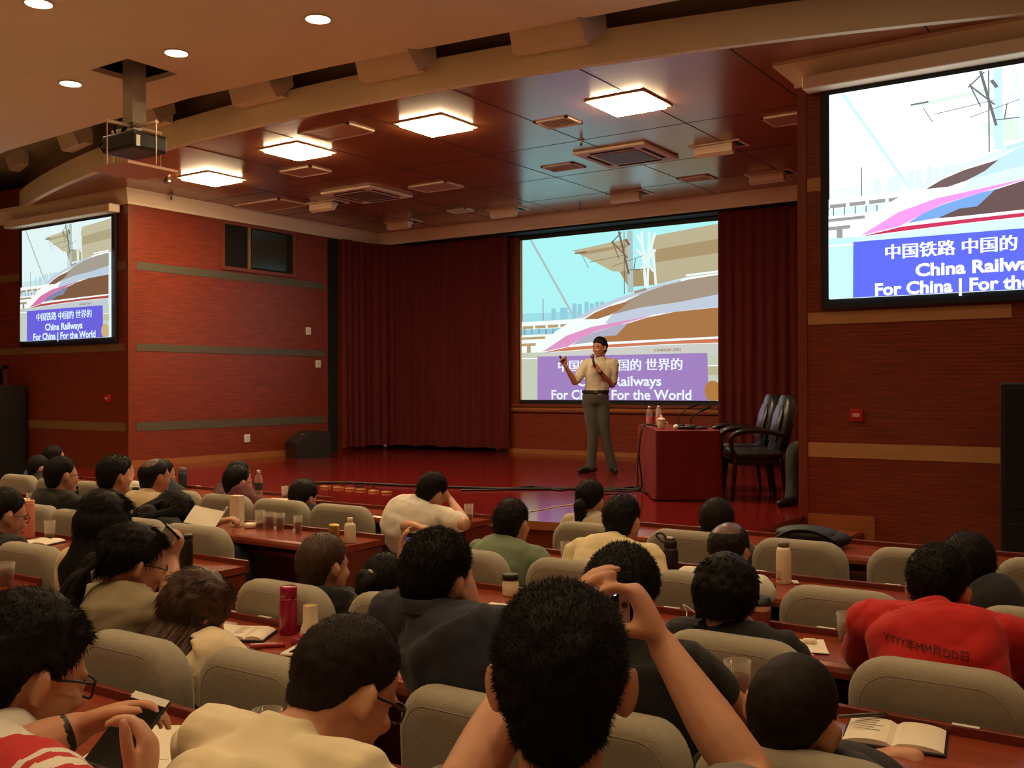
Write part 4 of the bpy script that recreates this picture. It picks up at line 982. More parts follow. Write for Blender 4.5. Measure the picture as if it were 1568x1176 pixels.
M_eye = mat('eye_dark', (24, 18, 16), .2)
def cloth(name, rgb, rough=.88): return mat('cloth_' + name, rgb, rough, var=.05, vscale=7, bump=.35, bscale=9, sheen=.1)
W_SH = cloth('white', (232, 226, 212)); W_SH2 = cloth('cream', (236, 222, 186))

TMP = bpy.data.scenes.new('scratch')
def remesh(mb, name, vox, m, parent=None, loc=(0, 0, 0), smooth=5, fac=.5, extra=None):
    """fuse overlapping shapes into ONE continuous surface"""
    o = mb.obj(name, None, smooth=True)
    md = o.modifiers.new('fuse', 'REMESH'); md.mode = 'VOXEL'; md.voxel_size = vox; md.use_smooth_shade = True
    sm = o.modifiers.new('soft', 'SMOOTH'); sm.factor = fac; sm.iterations = smooth
    C.objects.unlink(o); TMP.collection.objects.link(o); vl = TMP.view_layers[0]; vl.update()
    me = bpy.data.meshes.new_from_object(o.evaluated_get(vl.depsgraph))
    TMP.collection.objects.unlink(o); C.objects.link(o)
    old = o.data; o.modifiers.clear(); o.data = me; bpy.data.meshes.remove(old)
    me.name = name; me.materials.clear(); me.materials.append(m)
    for p in me.polygons: p.use_smooth = True; p.material_index = 0
    loc = V(loc)
    if loc.length: me.transform(Matrix.Translation(-loc))
    if extra: extra(me)
    if parent: o.parent = parent
    else: o.location = loc
    return o

# ---- head -----------------------------------------------------------
HE = [((0, -.012, .025), (.077, .097, .094)), ((0, .020, -.03), (.064, .070, .085)), ((0, .034, -.086), (.045, .046, .034)), ((0, -.045, -.028), (.060, .052, .062))]
_HQ = []
for c, r in HE:
    i = (1 / r[0] ** 2, 1 / r[1] ** 2, 1 / r[2] ** 2)
    _HQ.append((i, (c[0] * i[0], c[1] * i[1], c[2] * i[2]), c[0] ** 2 * i[0] + c[1] ** 2 * i[1] + c[2] ** 2 * i[2] - 1))
def head_r(d):
    """distance from head centre to the surface along direction d (head frame)"""
    best = 0; x, y, z = d
    for i, k, q in _HQ:
        a = x * x * i[0] + y * y * i[1] + z * z * i[2]; b = x * k[0] + y * k[1] + z * k[2]; s_ = b * b - a * q
        if s_ > 0:
            t = (b + math.sqrt(s_)) / a
            if t > best: best = t
    return best
def add_head(mb, M, s, ear=1.0):
    def E(c, r, rx=0):
        R_ = M.to_3x3() @ Matrix.Rotation(rx, 3, 'X')
        mb.ell(M @ V(c), [R_ @ V((r[0], 0, 0)), R_ @ V((0, r[1], 0)), R_ @ V((0, 0, r[2]))], 12)
    for c, r in HE: E(c, r)
    for sx in (-1, 1):
        R_ = M.to_3x3() @ Matrix.Rotation(sx * -.75, 3, 'Z') @ Matrix.Rotation(-.2, 3, 'X')
        mb.ell(M @ V((sx * (.084 + .02 * (ear - 1)), -.014, -.006)), [R_ @ V((.008, 0, 0)), R_ @ V((0, .0175 * ear, 0)), R_ @ V((0, 0, .030 * ear))], 10)
        mb.ell(M @ V((sx * .077, -.006, -.028)), [R_ @ V((.009, 0, 0)), R_ @ V((0, .012, 0)), R_ @ V((0, 0, .012))], 8)
        E((sx * .034, .072, -.03), (.022, .016, .018))
    E((0, .090, -.018), (.010, .014, .030), -.25); E((0, .100, -.036), (.016, .014, .012))
    E((0, .080, .014), (.046, .014, .012)); E((0, .081, -.064), (.024, .012, .006)); E((0, .079, -.074), (.022, .012, .007)); E((0, .076, -.1), (.02, .014, .014))

def sstep(a, b, x):
    t = min(max((x - a) / (b - a), 0), 1); return t * t * (3 - 2 * t)
def hairline(az, st):
    """lowest hair height for azimuth az (0 = front, 180 = back), degrees"""
    k = st.get('line') or [(0, .066), (40, .056), (68, .026), (84, .004), (96, .022), (112, .008), (128, -.05), (150, -.085), (180, -.095)]
    az = abs(az)
    for (a, u), (b, v) in zip(k, k[1:]):
        if a <= az <= b: return u + (v - u) * (az - a) / (b - a)
    return k[-1][1]
def hair_cap(st, rnd, sub):
    st.setdefault('strands', 2200); st.setdefault('sw', .0011)
    bm = bmesh.new(); bmesh.ops.create_icosphere(bm, subdivisions=sub, radius=1)
    off = V((rnd.uniform(0, 50), rnd.uniform(0, 50), rnd.uniform(0, 50)))
    th_, fade, rough = st.get('thick', .016), st.get('fade', .003), st.get('rough', .003)
    info = []
    for v in bm.verts:
        d = v.co.normalized(); r = head_r(d); p = d * r
        az = math.degrees(math.atan2(abs(d.x), d.y))
        hl = hairline(az, st); w_ = sstep(hl - .006, hl + .012, p.z)
        t = fade + (th_ - fade) * sstep(hl, hl + .09, p.z)
        t += st.get('top', 0) * sstep(.05, .11, p.z)
        if st.get('bald'):
            c = V((0, -.045, .10)); bd = sstep(.095, .03, (p - c).length)
        n = noise.noise(d * 7 + off) * rough * 1.6 + noise.noise(d * 19 + off) * rough
        rr = r + (t + n) * w_ - .010 * (1 - w_)
        if st.get('bald') and w_ > .9: rr = rr * (1 - bd) + (r + .0025) * bd; w_ = 1 - .6 * bd
        v.co = d * rr; info.append(w_)
    for f in bm.faces: f.smooth = True
    return bm, info
def strands(mb, bm, info, n, L, wd, rnd, comb, jit):
    """short tapered strands standing out of the hair cap"""
    bm.faces.ensure_lookup_table(); bm.normal_update()
    fs = [f for f in bm.faces if all(info[v.index] > .5 for v in f.verts)]
    ar = [f.calc_area() for f in fs]
    for f in rnd.choices(fs, ar, k=n):
        a, b = rnd.random(), rnd.random()
        if a + b > 1: a, b = 1 - a, 1 - b
        v = f.verts; p = v[0].co + (v[1].co - v[0].co) * a + (v[2].co - v[0].co) * b
        nr = f.normal
        c = comb(p); d = (nr * c[3] + V(c[:3]) + V((rnd.gauss(0, jit), rnd.gauss(0, jit), rnd.gauss(0, jit)))).normalized()
        l = L * rnd.uniform(.5, 1.15); t = d.orthogonal().normalized() * wd; t2 = d.cross(t)
        q0 = p - nr * .004; q1 = q0 + d * l * .55; q2 = q0 + (d * .9 - nr * .15 * (1 - c[3])).normalized() * l
        A = [q0 + t, q0 - t * .5 + t2 * .8, q0 - t * .5 - t2 * .8]; B = [q1 + (x - q0) * .7 for x in A]
        va = [mb.bm.verts.new(x) for x in A]; vb = [mb.bm.verts.new(x) for x in B]; vt = mb.bm.verts.new(q2)
        for i in range(3):
            j = (i + 1) % 3
            for q in ((va[i], va[j], vb[j], vb[i]), (vb[i], vb[j], vt)):
                g = mb.bm.faces.new(q); g.material_index = mb.mi; g.smooth = True
COMB_SHORT = lambda p: (0, .15, -.55 if p.z < .03 else .1, .8)
COMB_FLAT = lambda p: (p.x * 2, .1 + (-.5 if p.y < 0 else .3), -.9 if p.z < .07 else -.1, .06)

# ---- hand -----------------------------------------------------------
def hand(mb, W, d, n, side, curl=(.35, .5, .4), s=1.0, spread=1.0, thumb=(.6, .75, .3), per=None, tb=.35):
    d = V(d).normalized(); n = V(n); n = (n - d * n.dot(d)).normalized(); l = d.cross(n) * side
    P = lambda a, b, c: W + (d * a + l * b + n * c) * s
    mb.tube([P(-.012, 0, 0), P(.03, .003, 0), P(.065, .001, 0), P(.092, -.001, .002)], [(.026 * s, .020 * s), (.036 * s, .018 * s), (.041 * s, .016 * s), (.039 * s, .012 * s)], 12, 3, ref=l)
    mb.ell(P(.035, .024, .006), (d * .03 * s, l * .016 * s, n * .016 * s), 8)
    for i, (off, ln) in enumerate(((.0305, .073), (.0105, .081), (-.0095, .075), (-.0285, .058))):
        c = per[i] if per else curl
        a = 0; p = P(.086 - (.006 if i == 3 else 0), off, .0); pts = [p - d * .012 * s, p]
        sp = (off / .03) * .10 * spread
        for k, (cc, f) in enumerate(zip(c, (.46, .30, .24))):
            a += cc; q = (d * math.cos(a) + n * math.sin(a) + l * sp * math.cos(a)).normalized()
            p = p + q * ln * f * s; pts.append(p)
        r0 = (.0092 if i < 3 else .0078) * s
        mb.tube(pts, [r0 * 1.1, r0 * 1.05, r0, r0 * .92, r0 * .75], 8, 3)
    t1 = (d * thumb[0] + l * thumb[1] + n * thumb[2]).normalized(); b = P(.022, .026, .004)
    p1 = b + t1 * .044 * s; t2 = (t1 + d * tb + n * tb * .6).normalized(); p2 = p1 + t2 * .034 * s; t3 = (t2 + d * tb - l * .15 + n * tb * .3).normalized(); p3 = p2 + t3 * .027 * s
    mb.tube([b, p1, p2, p3], [.0145 * s, .0115 * s, .0105 * s, .0075 * s], 8, 3)

def ik(S, Wp, l1, l2, pole):
    d = Wp - S; L = min(d.length, (l1 + l2) * .985); u = d.normalized()
    a = math.acos(max(-1, min(1, (l1 * l1 + L * L - l2 * l2) / (2 * l1 * L))))
    pl = (pole - u * pole.dot(u)).normalized()
    return S + u * l1 * math.cos(a) + pl * l1 * math.sin(a)

def glasses(parent, M, loc, m=M_black, rnd_=False):
    r = MB().use(m); T_ = lambda p: M @ V(p) - loc
    for sx in (-1, 1):
        cx, cy, cz = sx * .034, .094, .0
        if rnd_: ring = [(cx + .026 * math.cos(a), cy - abs(cx) * .12, cz - .006 + .026 * math.sin(a)) for a in [2 * pi * k / 16 for k in range(17)]]
        else: ring = [(cx + .027 * math.copysign(abs(math.cos(a)) ** .5, math.cos(a)), cy - abs(cx) * .12, cz - .004 + .018 * math.copysign(abs(math.sin(a)) ** .5, math.sin(a))) for a in [2 * pi * k / 16 for k in range(17)]]
        r.tube([T_(q) for q in ring], .0026, 5, 1)
        r.tube([T_((sx * .060, .088, .004)), T_((sx * .074, .05, .008)), T_((sx * .080, .012, .008)), T_((sx * .077, -.004, .012))], .0026, 5, 3)
    r.tube([T_((-.01, .096, .002)), T_((.01, .096, .002))], .0026, 5, 1)
    return r.obj('eyeglasses', parent, smooth=True)

PID = [0]
def person(label, hc, seat, s=1.0, yaw=0.0, hyaw=0.0, hpitch=0.0, hroll=0.0, shirt=W_SH, sleeve=.72, hair=None, wr=None, wl=None, er=None, el=None,
           hr=None, hl=None, skin=M_skin, vox=.013, wdt=1.0, stand=None, trousers=M_trs, specs=None, slump=.05, group='seated listeners', shw=.178, collar=None, hair_m=M_hair, fine=False, legs=True, belly=1.0, sleeve_m=None, bands=(), ear=1.0, up=.02):
    PID[0] += 1; rnd = random.Random(PID[0] * 17)
    f = V((-math.sin(yaw), math.cos(yaw), 0)); r = V((math.cos(yaw), math.sin(yaw), 0))
    hc = V(hc); P = V(seat) if len(seat) == 3 else V((seat[0], seat[1], .595 + (s - 1) * .12)) + f * .045
    Rh = Matrix.Rotation(yaw + hyaw, 4, 'Z') @ Matrix.Rotation(-hpitch, 4, 'X') @ Matrix.Rotation(hroll, 4, 'Y')
    Mh = Matrix.Translation(hc) @ Rh @ Matrix.Scale(s, 4)
    A = Mh @ V((0, -.028, -.075)); u = (P - hc).normalized()
    N = A + (u * .058 - f * (.018 + up * .7) + UP * up) * s
    mid = N.lerp(P, .5) - f * slump * s
    loc = V((P.x, P.y, 0 if not stand else stand[2]))
    S = {}; Wp = {}; E = {}
    for sd, nm in ((1, 'r'), (-1, 'l')):
        S[sd] = N + (u * .040 + r * sd * shw + f * .018) * s
        w0 = wr if sd > 0 else wl
        Wp[sd] = V(w0) if w0 is not None else P + r * sd * .10 * s + f * .15 * s + UP * .10
        e0 = er if sd > 0 else el
        E[sd] = V(e0) if e0 is not None else ik(S[sd], Wp[sd], .29 * s, .25 * s, (r * sd * .25 - f * .3 - UP).normalized())
        L_ = (Wp[sd] - E[sd])
        if L_.length > .275 * s and e0 is None: Wp[sd] = E[sd] + L_.normalized() * .255 * s
    # ---------------- body: one continuous surface
    mb = MB()
    add_head(mb, Mh, s, ear)
    mb.tube([Mh @ V((0, -.018, -.045)), A, N + u * .02 * s], [.054 * s, .054 * s, .060 * s], 12, 3, ref=r)
    spine = [P, P.lerp(mid, .5), mid, mid.lerp(N, .6), N + u * .05 * s, N + u * .0 * s]
    rad = [(.150, .105), (.142, .10), (.145, .10), (.155, .10), (.135, .075), (.06, .055)]
    mb.tube(spine, [(a * s * wdt, b * s * wdt * .97) for a, b in [(a * min(1, belly * .93), b * min(1, belly * .93)) for a, b in rad]], 16, 4, ref=r)
    for sd in (1, -1):
        mb.tube([N + u * .025 * s, N.lerp(S[sd], .55) + u * .006 * s, S[sd]], [.04 * s, .045 * s, .048 * s], 10, 3)
        mb.tube([S[sd], S[sd].lerp(E[sd], .5), E[sd], E[sd].lerp(Wp[sd], .3), Wp[sd]], [.046 * s, .042 * s, .038 * s, .040 * s, (.027 * s, .024 * s)], 10, 4)
        h = (hr if sd > 0 else hl) or {}
        d = h.get('d'); d = V(d) if d is not None else r * -sd * .8 + f * .35 - UP * .12
        nn = h.get('n'); nn = V(nn) if nn is not None else V((0, 0, -1)) + r * sd * -.25
        hand(mb, Wp[sd], d, nn, sd, h.get('curl', (.25, .35, .25)), s * h.get('s', 1.0), h.get('spread', 1), h.get('thumb', (.85, .45, .1)), h.get('per'), h.get('tb', .35))
    if stand:
        for sd, (K, Fo, fd) in ((1, stand[0]), (-1, stand[1])):
            Hp = P + r * sd * .085 * s - UP * .03 * s
            mb.tube([Hp, Hp.lerp(V(K), .5), V(K), V(K).lerp(V(Fo), .6), V(Fo) + UP * .055 * s], [.07 * s, .062 * s, .046 * s, .038 * s, .034 * s], 10, 4)
            mb.tube([V(Fo) + UP * .05 * s, V(Fo) + V(fd) * .12 * s + UP * .035 * s], [.036 * s, .03 * s], 8, 2)
    elif legs:
        for sd in (1, -1):
            Hp = P + r * sd * .085 * s; K = V((Hp.x, Hp.y, .54)) + f * .26 + r * sd * .03; Fo = V((K.x, K.y, .10)) - f * .06
            mb.tube([Hp, K, Fo], [.065 * s, .048 * s, .035 * s], 10, 4); mb.tube([Fo - UP * .03, Fo + f * .12 - UP * .05], [.036, .03], 8, 2)
    o = remesh(mb, 'person', vox, skin, None, loc, 4)
    tag(o, label, 'person', group)
    # ---------------- clothing
    mb = MB(); g = .013 * s
    rad2 = [(.165 * belly, .12 * belly), (.158 * belly, .118 * belly), (.160, .117), (.170, .116), (.150, .090), (.076, .068)]
    mb.tube(spine[:-1] + [N - u * .004 * s], [(a * s * wdt, b * s * wdt) for a, b in rad2[:-1]] + [(.074 * s, .068 * s)], 20, 4, ref=r)
    for sd in (1, -1):
        mb.tube([N + u * .03 * s, N.lerp(S[sd], .55) + u * .008 * s, S[sd]], [.052 * s, .058 * s, .063 * s], 12, 3)
        if sleeve <= 1: mb.tube([S[sd], S[sd].lerp(E[sd], sleeve * .5), S[sd].lerp(E[sd], sleeve)], [.062 * s, .062 * s, .060 * s], 12, 4)
        else: mb.tube([S[sd], S[sd].lerp(E[sd], .5), E[sd], E[sd].lerp(Wp[sd], .5), E[sd].lerp(Wp[sd], .93)], [.062 * s, .058 * s, .053 * s, .048 * s, .040 * s], 12, 4)
    sh = remesh(mb, 'shirt', vox * .95, shirt, o, loc, 4)
    # cloth folds
    bvh_off = V((PID[0] * 3.1, 0, 0))
    nrm = [v.normal.copy() for v in sh.data.vertices]; cos = []
    for v, nv in zip(sh.data.vertices, nrm):
        q = v.co; k = noise.noise(V((q.x * 9, q.y * 9, q.z * 5)) + bvh_off) * .009 + noise.noise(V((q.x * 20, q.y * 20, q.z * 8)) + bvh_off) * .004 + abs(noise.noise(V((q.x * 6 + q.z * 7, q.y * 5, q.z * 10 - q.x * 6)) + bvh_off)) * .012
        cos.extend(q + nv * k * s)
    sh.data.vertices.foreach_set('co', cos); sh.data.update()
    if sleeve_m or bands:
        ms = [sleeve_m or shirt] + [b[2] for b in bands]
        for q in ms: sh.data.materials.append(q)
        for pl in sh.data.polygons:
            c = pl.center + loc
            for sd in (1, -1):
                a = S[sd]; d = E[sd] - a; t = (c - a).dot(d) / d.length_squared; dist = (a + d * t - c).length
                if t > -.05 + .25 * max(0, (c - N).dot(u) / .3) * 0 and dist < .09 * s and (c - N.lerp(P, .3)).dot(r) * sd > .12 * s:
                    pl.material_index = 1
                    for i, (t0, t1, _) in enumerate(bands):
                        if t0 < t < t1: pl.material_index = 2 + i
    if collar:
        mb = MB().use(collar); c0 = N - u * .018 * s
        ax = [(r * .062 + V()) * s, (f * .058 - u * 0) * s]
        rs = []
        for (k, rr) in ((-.012, 1.22), (.012, 1.10), (.030, 1.02), (.030, .96), (.0, 1.0)):
            rs.append([c0 - u * k * s + (r * math.cos(a) * .066 + f * (math.sin(a) * .060 + .004)) * rr * s - loc for a in [2 * pi * i / 24 for i in range(24)]])
        mb.rings(rs, cap=False); mb.obj('collar', o, smooth=True)
    if stand or legs:
        mb = MB()
        mb.ell(P + UP * .01 * s, (r * .168 * s * wdt, f * .125 * s * wdt, UP * .13 * s), 10)
        if stand:
            mb.tube([P + UP * .09 * s, P - UP * .05 * s], [(.158 * s * wdt, .112 * s * wdt), (.165 * s * wdt, .12 * s * wdt)], 16, 3, ref=r)
        for sd in (1, -1):
            if stand:
                K, Fo, fd = stand[0] if sd > 0 else stand[1]
                Hp = P + r * sd * .08 * s - UP * .04 * s
                mb.tube([Hp, Hp.lerp(V(K), .5), V(K), V(K).lerp(V(Fo), .6), V(Fo) + UP * .055 * s], [.094 * s, .084 * s, .068 * s, .062 * s, .066 * s], 14, 4)
            else:
                Hp = P + r * sd * .085 * s; K = V((Hp.x, Hp.y, .54)) + f * .26 + r * sd * .03; Fo = V((K.x, K.y, .10)) - f * .06
                mb.tube([Hp, K, Fo + UP * .02], [.085 * s, .064 * s, .055 * s], 12, 4)
        remesh(mb, 'trousers', max(vox, .014), trousers, o, loc, 3)
        for sd in (1, -1):
            if stand: K, Fo, fd = stand[0] if sd > 0 else stand[1]; Fo = V(Fo); fd = V(fd)
            else: Hp = P + r * sd * .085 * s; Fo = V((Hp.x, Hp.y, 0)) + f * .20 + r * sd * .03; fd = f
            mb = MB().use(M_shoe); mb.tube([Fo - fd * .06 * s + UP * .045 * s, Fo + fd * .06 * s + UP * .042 * s, Fo + fd * .19 * s + UP * .032 * s], [(.04 * s, .04 * s), (.043 * s, .040 * s), (.034 * s, .026 * s)], 10, 3, ref=UP)
            so = mb.obj('shoe', o, smooth=True)
            for v in so.data.vertices: v.co = v.co - loc
    # ---------------- hair
    st = dict(hair or {}); Ml = Matrix.Translation(-loc) @ Mh
    if st.get('style') != 'none':
        bm, info = hair_cap(st, rnd, 5 if (fine or vox < .012) else 4)
        mb = MB().use(hair_m); mb.bm.free(); 
        mb2 = MB().use(hair_m)
        ns = st.get('strands', 0)
        if ns: strands(mb2, bm, info, ns, st.get('sl', .016), st.get('sw', .0008), rnd, st.get('comb', COMB_SHORT), st.get('jit', .35))
        # merge cap into the strand mesh
        vm = [mb2.bm.verts.new(v.co) for v in bm.verts]
        for f_ in bm.faces:
            q = mb2.bm.faces.new([vm[v.index] for v in f_.verts]); q.smooth = True; q.material_index = 0
            if st.get('bald') and f_.calc_center_median().z > .05 and sum(info[v.index] for v in f_.verts) / 3 < .66: q.material_index = 1
        bm.free()
        mb2.bm.transform(Ml)
        if st.get('locks'):
            bv = BVHTree.FromPolygons([v.co for v in sh.data.vertices], [tuple(q.vertices) for q in sh.data.polygons])
            for pts, rr in st['locks']:      # tapered tresses that lie on the shirt
                out = []; k0 = 3 if len(pts) == 6 and not st.get('stiff') else len(pts)
                Ry = (Matrix.Rotation(yaw + hyaw, 3, 'Z') @ Matrix.Rotation(-hpitch * .25, 3, 'X')) * s
                for i_, (p, ra) in enumerate(zip(pts, rr)):
                    p = Ml @ p if i_ < k0 else Ml @ pts[2] + Ry @ (p - pts[2])
                    h = bv.ray_cast(p, -f)
                    if h[0] is not None and h[1].dot(f) < 0: p = h[0] - f * ra * s * .7
                    out.append(p)
                mb2.tube(out, [q * s for q in rr], 7, 4)
        me = bpy.data.meshes.new('hair'); mb2.bm.to_mesh(me); mb2.bm.free(); me.materials.append(hair_m)
        if st.get('bald'): me.materials.append(M_scalp)
        for p in me.polygons: p.use_smooth = True
        ho = bpy.data.objects.new('hair', me); C.objects.link(ho); ho.parent = o
    if specs: glasses(o, Mh, loc, M_black, specs == 'round')
    o['_'] = 0; del o['_']
    return dict(o=o, loc=loc, Mh=Mh, N=N, S=S, E=E, W=Wp, f=f, r=r, u=u, P=P, s=s, sh=sh)
def face_parts(p, look=0.0):
    """dark eyes, brows and lips for faces the camera can see"""
    o, M, loc = p['o'], p['Mh'], p['loc']
    R_ = M.to_3x3()
    for sx in (-1, 1):
        mb = MB().use(M_eye); mb.ell(M @ V((sx * .033, .0845, -.004)) - loc, (R_ @ V((.013, 0, 0)), R_ @ V((0, .006, 0)), R_ @ V((0, 0, .0045))), 8); mb.obj('eye', o, smooth=True)
        mb = MB().use(M_hair); mb.tube([M @ V((sx * .016, .094, .018)) - loc, M @ V((sx * .034, .090, .023)) - loc, M @ V((sx * .052, .078, .018)) - loc], [.003, .004, .002], 6, 3); mb.obj('eyebrow', o, smooth=True)
    mb = MB().use(M_lip); mb.ell(M @ V((0, .090, -.0685)) - loc, (R_ @ V((.021, 0, 0)), R_ @ V((0, .0065, 0)), R_ @ V((0, 0, .007))), 8); mb.obj('lips', o, smooth=True)
def locks_back(rnd, n, length, spread=.085, drop_y=-.06, wave=.0, r0=.016, front=False, fwd=0.0, az=(70, 290), zend=0, curl=0):
    """long hair falling from the crown down the sides and back"""
    out = []
    for i in range(n):
        a = math.radians(az[0] + (az[1] - az[0]) * (i + rnd.uniform(-.3, .3)) / max(1, n - 1))
        d0 = V((math.sin(a) * .5, math.cos(a) * .5, .86)).normalized(); d1 = V((math.sin(a), math.cos(a), .25)).normalized(); d2 = V((math.sin(a), math.cos(a), -.35)).normalized()
        p0, p1, p2 = d0 * (head_r(d0) + .008), d1 * (head_r(d1) + .014), d2 * (head_r(d2) + .012)
        L = length * rnd.uniform(.8, 1.05)
        x3 = math.sin(a) * spread; y3 = math.cos(a) * spread * .7 + drop_y
        ph = rnd.uniform(0, 6.3)
        wv = lambda k: V((math.sin(ph + k * 2.3) * wave, math.cos(ph * 1.3 + k * 2.0) * wave, 0))
        p3 = V((x3 * .95, y3 + fwd * .3, -.09 - L * .25)) + wv(1); p4 = V((x3 * 1.1, y3 + fwd * .7, -.09 - L * .62)) + wv(2); p5 = V((x3 * (1.1 - .3 * rnd.random()) + curl * math.cos(ph), y3 + fwd, -.09 - L + zend)) + wv(3)
        out.append(([p0, p1, p2, p3, p4, p5], [r0 * .6, r0, r0 * 1.15, r0 * 1.1, r0 * .85, r0 * .2]))
    return out
# ------------------------------------------------------------------ hair styles
ST = lambda n, L=.014, **k: dict(strands=n, sl=L, **k)
def crew(n=1500, **k): return dict(dict(strands=n, sl=.016, thick=.017, fade=.003, rough=.003), **k)
rh = random.Random(21)
def D_(px, py, D): return dep(px, py, D)
sit = 'seated listeners'
# ---- the man taking a picture, right in front of the camera
fW = dep(1012, 984, 1.56); fE = dep(1150, 1200, 1.42)
fd = (-cR * .40 + cU * .86 + cF * .25); fn = (-cR * .84 - cU * .42 + cF * .18)
fg = person('foreground person seen from behind with short black hair, raising a phone in both hands', dep(860, 1045, 1.31), (-.66, 1.02), 1.0, yaw=.35, hyaw=.12, hpitch=-.02,
    shirt=cloth('grey_tee', (120, 112, 104)), wr=fW, er=fE, wl=dep(838, 975, 1.62), el=dep(700, 1225, 1.25), vox=.0055, fine=True,
    hr=dict(d=fd, n=fn, per=[(.95, .62, .25), (1.05, .9, .5), (1.05, .9, .6), (1.0, .9, .6)], thumb=(.42, .22, .75), tb=.15, spread=.8),
    hl=dict(d=cU * .8 + cR * .5, n=cR * .8 - cU * .3), hair=dict(strands=15000, sl=.013, sw=.0006, thick=.015, fade=.006, rough=.004, jit=.33, line=[(0, .08), (40, .068), (68, .034), (86, .006), (100, .014), (115, .0), (135, -.05), (160, -.088), (180, -.1)]), skin=M_skin, ear=1.12, up=-.03)
# ---- his phone
ph = tag(empty('mobile_phone', dep(898, 926, 1.60)), 'phone held up by the foreground person, its camera screen half hidden by his hair', 'phone', 'phones')
pm = Matrix(((cR.x, cU.x, -cF.x, 0), (cR.y, cU.y, -cF.y, 0), (cR.z, cU.z, -cF.z, 0), (0, 0, 0, 1)))
ph.matrix_world = Matrix.Translation(dep(898, 926, 1.60)) @ pm
MB().use(M_white).box((-.069, -.0335, -.0035), (.069, .0335, .0035), bev=.003).obj('phone_body', ph, smooth=False)
MB().use(M_dark).box((-.052, -.030, .0035), (.051, .030, .0039)).obj('phone_display', ph, smooth=False)
M_pic = mat('phone_picture', (20, 20, 24), .3, emit=lin((120, 140, 190)), es=.8); M_ico = mat('phone_icons', (20, 20, 20), .3, emit=lin((235, 240, 255)), es=1)
MB().use(M_pic).box((-.045, -.029, .0039), (.027, .029, .0041)).obj('camera_preview', ph, smooth=False)
MB().use(M_ico).lathe([(.0065, .0041), (.001, .0041)], (.042, -.012, 0), 18, cap=False).lathe([(.0035, .0041), (.001, .0041)], (.044, .018, 0), 12, cap=False).box((.035, .003, .0041), (.0365, .006, .0042)).box((.035, -.004, .0041), (.0365, -.001, .0042)).obj('camera_buttons', ph, smooth=False)
MB().use(mat('home_ring', (150, 130, 110), .3)).lathe([(.0055, .0036), (.0055, .0042), (.0043, .0042), (.0043, .0036)], (.060, -.0, 0), 20).obj('home_button', ph, smooth=False)

# ---- close-cropped head lower right
person('person with close-cropped black hair and large ears, lower right, head tilted', dep(1213, 1098, 2.33), (-.74, 2.52), 1.19, up=-.03, ear=1.15, hroll=.2, hpitch=.05, hyaw=-.05, shirt=cloth('dark_shirt', (40, 38, 40)), vox=.009, fine=True,
    hair=dict(strands=9000, sl=.006, sw=.0006, thick=.009, fade=.004, rough=.0015, jit=.3, line=[(0, .08), (40, .066), (68, .030), (86, .014), (100, .02), (116, .004), (140, -.05), (180, -.075)]), hair_m=M_hairg)
# ---- red jacket
RED = cloth('red_jersey', (196, 26, 24))
red = person('person in a bright red long-sleeved top with printed lettering across the back', dep(1437, 903, 3.3), (-.62, 3.34), 1.1, up=.075, hpitch=.15, hroll=.03, shirt=RED, sleeve=2, wdt=1.12, shw=.185, vox=.009, fine=True,
    el=dep(1318, 1000, 3.42), er=dep(1574, 1018, 3.3), wl=dep(1318, 1000, 3.42) + V((.10, .23, .02)), wr=dep(1574, 1018, 3.3) + V((-.12, .22, .02)), slump=.09, hair=crew(5000, line=[(0, .078), (40, .066), (68, .030), (84, .014), (98, .028), (112, .012), (128, -.03), (150, -.06), (180, -.07)], fade=.003))
def back_text(p, txt, width, size, m, drop, tilt=0, off=(0, 0)):
    """lettering laid on the back of a shirt, following its surface"""
    me = p['sh'].data; bv = BVHTree.FromPolygons([v.co for v in me.vertices], [tuple(q.vertices) for q in me.polygons])
    M = Matrix(((p['r'].x, p['u'].x * -1, -p['f'].x, 0), (p['r'].y, p['u'].y * -1, -p['f'].y, 0), (p['r'].z, p['u'].z * -1, -p['f'].z, 0), (0, 0, 0, 1)))
    c = p['N'] - p['loc'] + p['u'] * drop + p['r'] * off[0] - p['f'] * .5
    t = text_mesh(txt, size, 'back_print', m, Matrix.Translation(c) @ M @ Matrix.Rotation(tilt, 4, 'Z'), p['o'], 0, width=width)
    bm = bmesh.new(); bm.from_mesh(t.data)
    bmesh.ops.triangulate(bm, faces=bm.faces)
    for _ in range(3):
        es = [e for e in bm.edges if e.calc_length() > .012]
        if es: bmesh.ops.subdivide_edges(bm, edges=es, cuts=1); bmesh.ops.triangulate(bm, faces=[f for f in bm.faces if len(f.verts) > 3])
    for v in bm.verts:
        h = bv.ray_cast(v.co, p['f'])
        if h[0]: v.co = h[0] - p['f'] * .004
    bm.to_mesh(t.data); bm.free()
back_text(red, 'YYYY年MM月DD日', .25, .034, mat('print_black', (30, 16, 16), .7), .075, -.07)
